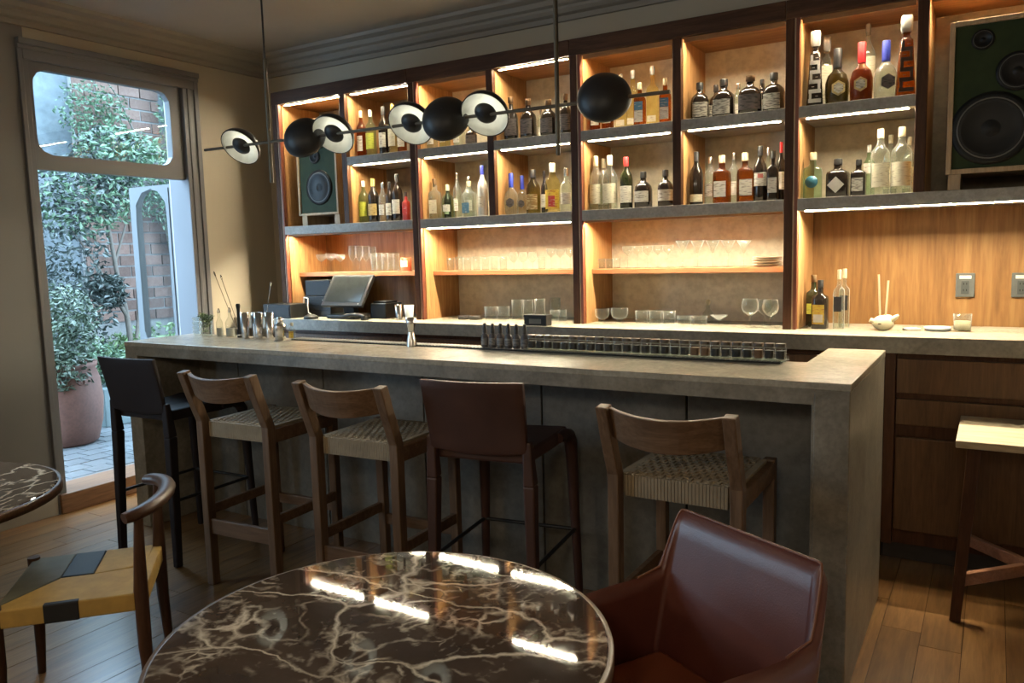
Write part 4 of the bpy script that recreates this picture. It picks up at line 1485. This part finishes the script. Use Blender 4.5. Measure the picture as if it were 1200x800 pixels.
def glassware(kind, x, y, z, h, r, label, group):
    pr_ = [(max(a * r, .001), b * h) for a, b in GP[kind]]
    inner = [(max(a * r - .0016, .0005), b * h + (.006 if i == 0 else 0)) for i, (a, b) in enumerate(GP[kind]) if b > (.5 if kind in ('coupe', 'martini') else .36 if kind == 'wine' else .2 if kind == 'bowlglass' else .02)]
    o = build({'coupe': 'coupe_glass', 'wine': 'wine_glass', 'flute': 'tasting_glass', 'tumbler': 'tumbler', 'highball': 'highball_glass', 'martini': 'cocktail_glass', 'bowlglass': 'bowl_glass'}[kind],
              MB().lathe(pr_ + inner[::-1], n=18, cap=(True, False)), clear, None, None, fix=False)
    o.location = (x, y, z)
    return tag(o, label, 'glass', group)


GLASS_ROWS = [
    ('on wooden shelf above till', 1.417, [(-2.213, .2, .133, .0365, 'coupe'), (-2.118, .2, .138, .0361, 'coupe'), (-2.023, .2, .129, .0357, 'coupe'), (-1.955, .26, .191, .029, 'wine'),
        (-1.89, .26, .189, .0288, 'wine'), (-1.825, .26, .187, .0286, 'wine'), (-1.76, .26, .179, .0285, 'wine'), (-1.7, .2, .13, .022, 'flute'), (-1.648, .2, .132, .0218, 'flute'),
        (-1.596, .2, .131, .0217, 'flute'), (-1.544, .2, .127, .0216, 'flute'), (-1.492, .2, .125, .0214, 'flute')]),
    ('on wooden shelf above ashtrays', 1.417, [(-1.023 + .07 * k, .2, .085 + .006 * (k % 2), .0262, 'flute') for k in range(7)] + [(-.525, .2, .112, .0276, 'wine'), (-.455, .2, .11, .0274, 'wine'), (-.386, .2, .11, .0272, 'wine'),
        (-.32, .2, .08, .0243, 'flute'), (-.251, .2, .13, .0296, 'coupe'), (-.185, .2, .123, .0294, 'coupe'), (-.118, .2, .127, .0293, 'coupe')]),
    ('on wooden shelf of third bay', 1.417, [(.095, .2, .06, .0209, 'flute'), (.145, .2, .058, .0208, 'flute'), (.195, .2, .06, .0207, 'flute')] + [(.262 + .063 * k, .2, .13, .030, 'coupe') for k in range(5)] +
        [(.60 + .087 * k, .2, .154 - .002 * k, .0398, 'martini') for k in range(5)]),
    ('on counter behind black box', 1.097, [(-.68, .15, .084, .0419, 'tumbler'), (-.582, .15, .086, .0415, 'tumbler'), (-.479, .15, .131, .0356, 'highball'), (-.397, .15, .132, .0353, 'highball'), (-.312, .15, .138, .0349, 'highball'),
        (-.25, .24, .138, .0347, 'highball'), (-.207, .14, .069, .0266, 'tumbler'), (-.147, .14, .071, .0265, 'tumbler')]),
    ('on counter under third bay', 1.097, [(.130, .12, .082, .0437, 'bowlglass'), (.242, .12, .088, .0509, 'bowlglass'), (.381, .12, .076, .0377, 'tumbler'), (.465, .12, .077, .0375, 'tumbler'), (.547, .12, .078, .0373, 'tumbler'),
        (.637, .12, .051, .042, 'tumbler'), (.726, .12, .052, .0417, 'tumbler'), (.835, .12, .059, .0488, 'martini'), (1.015, .08, .153, .0454, 'wine'), (1.068, .18, .144, .0405, 'wine'), (1.122, .08, .149, .0428, 'wine')]),
]
for where, z, items in GLASS_ROWS:
    z += .001 if z < 1.2 else 0
    items = sorted(items, key=lambda q: q[0])
    for k, (x, y, h, r, kind) in enumerate(items):
        if kind == 'flute' and z > 1.3 and h > .11:
            pass
        glassware(kind, x, y, z, h, r, '%s, %s from left %s' % (GW[kind], ORD[k], where), 'glasses ' + where)

# decanter, candle jar, plates and small things on the shelving
dc = thing('decanter', 'small glass decanter with stopper behind the short tumblers', 'decanter', (.729, .26, 1.0985))
build('glass_body', MB().lathe([(.026, 0), (.03, .01), (.03, .055), (.01, .08), (.009, .105)], n=16), clear, dc)
build('stopper', MB().lathe([(.007, .10), (.014, .115), (.012, .13), (.004, .135)], n=12), CAPS['cream'], dc)
cj = thing('candle_jar', 'red and white candle jar at the end of the glass row above the till', 'candle', (-1.405, .2, 1.417))
build('jar', MB().lathe([(.036, 0), (.038, .005), (.038, .095), (.035, .095)], n=20, cap=(True, False)), plain('red_jar', (.42, .10, .05), .3), cj)
build('label', MB().lathe([(.0386, .03), (.0386, .075)], n=12, a0=-PI / 2 - 1.2, a1=-PI / 2 + .9), L_white, cj)
for k in range(4):
    p_ = build('plate', MB().lathe([(.035, 0), (.05, .003), (.078, .011), (.078, .013), (.048, .006), (.001, .005)], n=28), plain('pale_plate', (.52, .42, .28), .4))
    p_.location = (1.065 + .004 * (k % 2), .22, 1.417 + .0135 * k)
    tag(p_, '%s pale plate of the small stack on the wooden shelf end' % ['lowest', 'second lowest', 'second highest', 'topmost'][k], 'plate', 'stacked plates')
for k, x in enumerate((-.86, -.772)):
    a_ = build('ashtray', MB().lathe([(.036, 0), (.04, .004), (.040, .022), (.034, .026), (.031, .022), (.028, .012), (.001, .011)], n=24), plain('dark_ash', (.03, .026, .022), .4))
    a_.location = (x, .10, 1.0985)
    tag(a_, ['left dark round ashtray on the back counter', 'right dark round ashtray, next to the tumblers'][k], 'ashtray', 'ashtrays')
bb = thing('black_box', 'small black box lying at the front edge of the back counter', 'box', (-.165, -.14, 1.0985))
build('body', MB().box(-.075, .075, -.035, .035, 0, .062), blackmat, bb, bev=.004)
build('lid', MB().box(-.077, .077, -.037, .037, .046, .064), blackmat, bb, bev=.003)
build('label', MB().box(-.04, .04, -.0365, -.0352, .012, .040), plain('grey_sticker', (.12, .11, .09), .5), bb)

# ------------------------------------------------------------------ till corner
ps = thing('point_of_sale_terminal', 'black touch screen till on a tilted stand', 'till', (-1.76, -.02, 1.0985))
sc = MB()
tz, ty = .195, .135


def slab(mb, u0, u1, v0, v1, d0, d1):
    """box in the tilted screen plane: u across, v up the screen, d in front of it"""
    ln = math.hypot(tz, ty)
    ev, en = Vector((0, ty / ln, tz / ln)), Vector((0, -tz / ln, ty / ln))
    o = Vector((0, -.075, .10))
    vs = [o + Vector((u, 0, 0)) + ev * v + en * d for d in (d0, d1) for v in (v0, v1) for u in (u0, u1)]
    return mb.add(vs, [(0, 2, 3, 1), (4, 5, 7, 6), (0, 1, 5, 4), (2, 6, 7, 3), (0, 4, 6, 2), (1, 3, 7, 5)])


sl = build('screen_housing', slab(MB(), -.19, .19, -.01, .245, -.025, .0), blackmat, ps, bev=.004)
build('screen', slab(MB(), -.165, .165, .022, .228, .0005, .002), screenm, sl)
build('power_light', slab(MB(), .15, .158, .004, .010, .0005, .002), paper_w, sl)
build('stand', MB().bar((0, .03, .03), (0, 0, .17), .10, .05), blackmat, ps, bev=.006)
build('base', MB().box(-.13, .13, -.09, .10, 0, .03), blackmat, ps, bev=.01)
pr2 = thing('receipt_printer', 'black receipt printer on the right of the till screen', 'printer', (-1.50, .08, 1.0985))
build('body', MB().box(-.07, .07, -.09, .09, 0, .105), blackmat, pr2, bev=.008)
build('lid', MB().box(-.06, .06, -.07, .05, .105, .118), blackmat, pr2, bev=.004)
build('paper_slot', MB().box(-.045, .045, -.082, -.076, .098, .106), steel, pr2)
tw_ = thing('computer_tower', 'black computer box stack standing left of the till screen', 'computer', (-2.10, .14, 1.0985))
build('lower_unit', MB().box(-.13, .13, -.12, .14, 0, .15), blackmat, tw_, bev=.006)
build('upper_unit', MB().box(-.125, .125, -.11, .13, .15, .265), blackmat, tw_, bev=.006)
for k in range(3):
    build('slot', MB().box(-.11, .11, -.1215, -.119, .045 + .035 * k, .052 + .035 * k), rubber, tw_)
build('indicator', MB().box(.05, .062, -.1215, -.1195, .115, .125), paper_w, tw_)
cbx = thing('cash_drawer', 'low black cash box at the far left end of the counter', 'cash box', (-2.32, -.08, 1.0985))
build('body', MB().box(-.14, .14, -.09, .08, 0, .10), blackmat, cbx, bev=.005)
build('drawer_front', MB().box(-.13, .13, -.094, -.09, .012, .085), blackmat, cbx, bev=.002)
ms = build('computer_mouse', MB().lathe([(.05, 0), (.055, .006), (.045, .022), (.02, .032), (.001, .034)], n=20), blackmat)
ms.location = (-2.0, -.15, 1.0985)
tag(ms, 'rounded black puck on the counter before the till', 'device')
cbl = build('white_cable', MB().tube([(-2.20, -.02, 1.20), (-2.14, -.07, 1.245), (-2.07, -.10, 1.24), (-2.055, -.12, 1.19), (-2.04, -.13, 1.14), (-2.0, -.09, 1.102)], .0035, 6), paper_w)
tag(cbl, 'thin white cable looping over the black boxes by the till', 'cable')
hp = thing('telephone_handset', 'black handset lying in front of the till base', 'handset', (-1.60, -.14, 1.0985))
build('handle', MB().tube([(-.09, 0, .022), (-.03, 0, .034), (.04, 0, .034), (.09, 0, .022)], [.016, .013, .013, .016], 8), blackmat, hp)
build('earpiece', MB().lathe([(.024, 0), (.026, .01), (.018, .03)], (.09, 0, 0), 14), blackmat, hp)
for k, (x, h, r) in enumerate(((-1.30, .10, .029), (-1.212, .098, .034))):
    o = build('mixing_cup', MB().lathe([(r * .72, 0), (r, h), (r - .002, h), (r * .72 - .002, .004), (.001, .004)], n=20, cap=(True, False)), steel if k == 0 else frost_g, None, fix=True)
    o.location = (x, -.03, 1.0985)
    tag(o, ['steel mixing cup on the back counter behind the jigger', 'frosted glass cup beside the steel mixing cup'][k], 'cup')

# ------------------------------------------------------------------ right end of the back counter
sk = thing('bone_ornament', 'lumpy cream ornament holding two thin wooden sticks on the counter', 'ornament', (1.665, .10, 1.0985))
bmk = bmesh.new()
bmesh.ops.create_icosphere(bmk, subdivisions=3, radius=1)
rng = random.Random(3)
lob = [(Vector((rng.uniform(-1, 1), rng.uniform(-1, 1), rng.uniform(-.6, 1))).normalized(), rng.uniform(-.18, .28)) for _ in range(16)]
for v in bmk.verts:
    d = v.co.normalized()
    k = 1 + sum(a * max(0, d.dot(n)) ** 8 for n, a in lob)
    v.co = Vector((d.x * .05 * k, d.y * .042 * k, .036 + max(-.036, d.z * .038 * k)))
me = bpy.data.meshes.new('body')
bmk.to_mesh(me)
bmk.free()
me.polygons.foreach_set('use_smooth', [True] * len(me.polygons))
me.materials.append(plain('bone', (.62, .55, .38), .6))
o = bpy.data.objects.new('body', me)
C.objects.link(o)
o.parent = sk
build('horn', MB().tube([(.035, -.01, .05), (.058, -.012, .068), (.068, -.01, .078)], [.014, .011, .005], 8), MATS['bone'], sk)
build('horn', MB().tube([(-.035, -.01, .04), (-.056, -.014, .05), (-.062, -.012, .04)], [.014, .011, .006], 8), MATS['bone'], sk)
build('eye_socket', MB().lathe([(.001, 0), (.009, 0), (.006, .006)], (-.012, -.046, .032), 10), plain('bone_hollow', (.12, .09, .05), .8), sk)
for k, (dx, tx_, hh) in enumerate(((-.016, -.028, .275), (.008, .016, .245))):
    o = build('wooden_stick', MB().tube([(1.665 + dx, .10, 1.155), (1.665 + tx_, .11, 1.0985 + hh)], .0048, 7), CAPS['cream'])
    tag(o, ['taller thin wooden stick in the cream ornament', 'shorter thin wooden stick in the cream ornament'][k], 'stick', 'sticks in the ornament')
o = build('paper_card', MB().box(-.034, .034, -.025, .025, 0, .012), paper_w, bev=.001)
o.location, o.rotation_euler = (1.79, .11, 1.0985), (0, 0, .5)
tag(o, 'small stack of white cards next to the cream ornament', 'paper')
dsh = thing('shallow_dish', 'shallow clear dish between the cards and the tumbler', 'dish', (1.90, .14, 1.0985))
build('dish_body', MB().lathe([(.045, 0), (.055, .004), (.060, .018), (.056, .018), (.05, .007), (.001, .005)], n=28), frost_g, dsh)
g_ = thing('ribbed_tumbler', 'single short tumbler on the counter below the wall socket', 'glass', (2.005, .13, 1.0985))
build('glass_body', MB().lathe([(.034, 0), (.038, .004), (.040, .085), (.038, .085), (.035, .008), (.001, .006)], n=24), clear, g_)
build('water', MB().lathe([(.034, .008), (.0365, .05), (.001, .05)], n=20), plain('cloudy_drink', (.40, .33, .22), .3), g_)
for k, x in enumerate((2.003, 2.243)):
    z0 = 1.306
    s_ = thing('wall_socket', ['grey wall socket on oak panel, directly above the tumbler', 'grey wall socket on oak panel, at right edge of picture'][k], 'socket', (x, YB - .001, z0), group='wall sockets')
    build('cover_plate', MB().box(-.042, .042, -.010, 0, -.06, .06), grey_plate, s_, bev=.003)
    build('socket_insert', MB().box(-.018, .018, -.013, -.0095, -.045, .022), plain('dark_insert', (.05, .055, .055), .5), s_, bev=.002)
    build('white_tag', MB().box(-.026, .026, -.0125, -.0095, .032, .048), paper_w, s_)
    for zz in (-.03, .002):
        build('slot', MB().box(-.008, -.005, -.0138, -.0128, zz, zz + .010).box(.005, .008, -.0138, -.0128, zz, zz + .010), rubber, s_)

# ------------------------------------------------------------------ bar-top tools
BT = 1.0805
mt = thing('bar_mat', 'long ridged black rubber mat along the back edge of the bar', 'mat', (.12, -1.075, BT))
build('mat_base', MB().box(-1.30, 1.32, -.040, .040, 0, .005), rubber, mt)
rg = MB()
k = 0
while k < 130:
    x = -1.295 + k * .0201
    rg.box(x, x + .010, -.038, .038, .005, .0085)
    k += 1
o = build('ridges', rg, plain('mat_ridge', (.20, .19, .17), .5), mt, fix=False)
o['kind'] = 'stuff'
MT = BT + .0087
jy = -1.085
tray = thing('jar_tray', 'clear low tray under the row of small garnish jars', 'tray', (.885, jy, MT))
build('tray_base', MB().box(-.575, .575, -.032, .032, 0, .004), clear, tray)
build('tray_edge', MB().box(-.575, .575, -.034, -.031, 0, .012).box(-.575, .575, .031, .034, 0, .012), clear, tray)
jb = MB().lathe([(.0175, 0), (.0185, .003), (.0185, .040), (.0165, .046), (.0165, .05)], n=20, sq=.5, cap=(True, False))
lidm = plain('dark_lid', (.06, .045, .03), .35)
jar_fills = [plain('jar_see_through_dark', (.020, .016, .012), .7), plain('jar_spice_brown', (.16, .075, .03), .7), plain('jar_spice_olive', (.05, .05, .025), .7)]  # the dark one paints in the dim underbar seen through the jars
jar0 = thing('garnish_jar', 'small square glass jar, first from left in the garnish row', 'jar', (.335, jy, MT + .0042), group='row of garnish jars')
build('glass_body', jb, clear, jar0, fix=False)
build('jar_fill', MB().lathe([(.0155, .003), (.0155, .034)], n=16, sq=.5), jar_fills[0], jar0, fix=False)
build('lid', MB().lathe([(.0178, .049), (.0180, .060), (.0170, .062)], n=16, sq=.4), lidm, jar0, fix=False)
NJ = 27
for k in range(1, NJ):
    j = dup(jar0, (.335 + k * 1.10 / (NJ - 1), jy, MT + .0042), 0, 'small square glass jar, %s from left in the garnish row' % ORD[k])
    if k in (18, 19, 24):
        for ch in j.children:
            if ch.name.startswith('jar_fill'):
                ch.data = ch.data.copy()
                ch.data.materials[0] = jar_fills[1]
for k in range(6):
    d_ = thing('dropper_bottle', 'grey dropper bottle with black top, %s from left beside the garnish jars' % ORD[k], 'bottle', (.078 + .0435 * k, jy, MT), group='dropper bottles')
    build('glass_body', MB().lathe([(.017, 0), (.018, .003), (.018, .055), (.008, .066), (.008, .07)], n=16), plain('smoky_glass', (.085, .08, .085), .15), d_, fix=False)
    build('label', MB().lathe([(.0184, .012), (.0184, .045)], n=10, a0=-PI / 2 - 1.1, a1=-PI / 2 + 1.1), labelmat('grey_dropper_label_%d' % k, (.20, .195, .19), (.08, .08, .09), .5) if k == 0 else MATS['grey_dropper_label_0'], d_, fix=False)
    build('cap', MB().lathe([(.0105, .068), (.0105, .094), (.008, .098), (.0075, .112), (.001, .114)], n=14), CAPS['black'], d_, fix=False)
ty_ = -1.13
for k, x in enumerate((-1.527, -1.471, -1.415, -1.36)):
    o = build('shaker_tin', MB().lathe([(.0195, 0), (.0205, .004), (.0255, .148), (.0242, .148), (.019, .006), (.001, .005)], n=24, cap=(True, False)), steel)
    o.location = (x, ty_ + (.03 if k % 2 else 0), BT)
    tag(o, 'tall steel shaker tin on the bar, %s from left of the four' % ORD[k], 'shaker tin', 'steel shaker tins')
ck = thing('cocktail_shaker', 'small steel cocktail shaker with cap right of the tall tins', 'shaker', (-1.245, ty_, BT))
build('body', MB().lathe([(.026, 0), (.028, .004), (.034, .075), (.033, .082), (.02, .098)], n=24), steel, ck)
build('cap', MB().lathe([(.019, .098), (.019, .118), (.013, .127), (.001, .128)], n=20), steel, ck)
yj = thing('yellow_bottle', 'small bottle with yellow label beside the cocktail shaker', 'bottle', (-1.175, ty_ + .02, BT))
build('glass_body', MB().lathe([(.017, 0), (.018, .003), (.018, .06), (.008, .075), (.008, .08)], n=16), clear, yj)
build('label', MB().lathe([(.0184, .012), (.0184, .05)], n=10, a0=-PI / 2 - 1.2, a1=-PI / 2 + 1.2), L_yellow, yj)
build('cap', MB().lathe([(.010, .078), (.010, .097)], n=12), CAPS['white'], yj)
jg = thing('jigger', 'tall hourglass steel jigger standing on the bar mat', 'jigger', (-.330, -1.125, BT))
build('lower_cup', MB().lathe([(.027, 0), (.024, .03), (.014, .072)], n=24), steel, jg)
build('upper_cup', MB().lathe([(.014, .072), (.022, .110), (.028, .142), (.0265, .142), (.013, .08), (.001, .079)], n=24, cap=(False, False)), steel, jg)
mu = thing('muddler', 'black muddler standing upright behind the shaker tins', 'muddler', (-1.60, -1.11, BT))
build('shaft', MB().lathe([(.014, 0), (.015, .03), (.010, .05), (.009, .16), (.013, .185), (.010, .196)], n=14), blackmat, mu)
build('head_ring', MB().lathe([(.0155, .012), (.0155, .02)], n=14, cap=(False, False)), steel, mu)
hj = thing('herb_jar', 'clear jar of green mint sprigs on the left end of the bar', 'jar', (-1.875, -1.12, BT))
build('glass_body', MB().lathe([(.03, 0), (.033, .004), (.035, .09), (.033, .09), (.03, .006), (.001, .005)], n=20), clear, hj)
hb = leaves(160, multi([((0, 0, .105), (.04, .04, .025)), ((-.03, 0, .115), (.04, .03, .02)), ((0, 0, .06), (.02, .02, .04))]), .022, -.6)
o = build('herbs', hb, leaf_lime, hj, fix=False)
o['kind'] = 'stuff'
for k, (x, h) in enumerate(((-1.785, .165), (-1.690, .172))):
    d_ = thing('dasher_bottle', ['slimmer clear bitters bottle beside the mint jar', 'wider clear bitters bottle beside the muddler'][k], 'bottle', (x, -1.10, BT), group='bitters bottles')
    r = .019 if k == 0 else .027
    build('glass_body', MB().lathe([(r * .9, 0), (r, .004), (r, h * .50), (r * .5, h * .64), (.008, h * .72), (.009, h * .86)], n=18), clear, d_)
    build('liquid', MB().lathe([(r * .85, .004), (r * .9, .01), (r * .9, h * .3)], n=14), plain('clear_bitters', (.34, .33, .31), .2), d_)
    build('pourer', MB().lathe([(.008, h * .84), (.009, h * .90), (.004, h)], n=10), steel, d_)
for k in range(4):
    o = build('coupette', MB().lathe([(.018, 0), (.02, .003), (.028, .024), (.029, .027), (.0275, .027), (.019, .006), (.001, .005)], n=18, cap=(True, False)), clear)
    o.location = (-1.99, -1.10, BT + .0275 * k)
    tag(o, '%s clear dish in the stack on the left end of the bar' % ['lowest', 'second lowest', 'second highest', 'topmost'][k], 'dish', 'stacked glass dishes')
for k, (a, b, tip) in enumerate((((-1.665, -1.06, BT + .002), (-1.90, -1.02, BT + .37), 0), ((-1.655, -1.05, BT + .002), (-1.83, -1.03, BT + .35), 0), ((-1.415, -1.098, BT + .012), (-1.33, -1.10, BT + .31), 1))):
    sp = thing('bar_spoon', ['bar spoon leaning furthest left on the bar', 'bar spoon leaning left beside the muddler', 'pale-tipped bar spoon leaning right in a shaker tin'][k], 'bar spoon', a, group='bar spoons')
    d = Vector(b) - Vector(a)
    build('handle', MB().tube([(0, 0, 0), d], .0022, 6), plain('spoon_metal', (.20, .17, .13), .35, .7) if not tip else steel, sp)
    build('tip', MB().tube([d * .95, d, d * 1.03], [.003, .0055, .002], 6), steel if not tip else paper_w, sp)
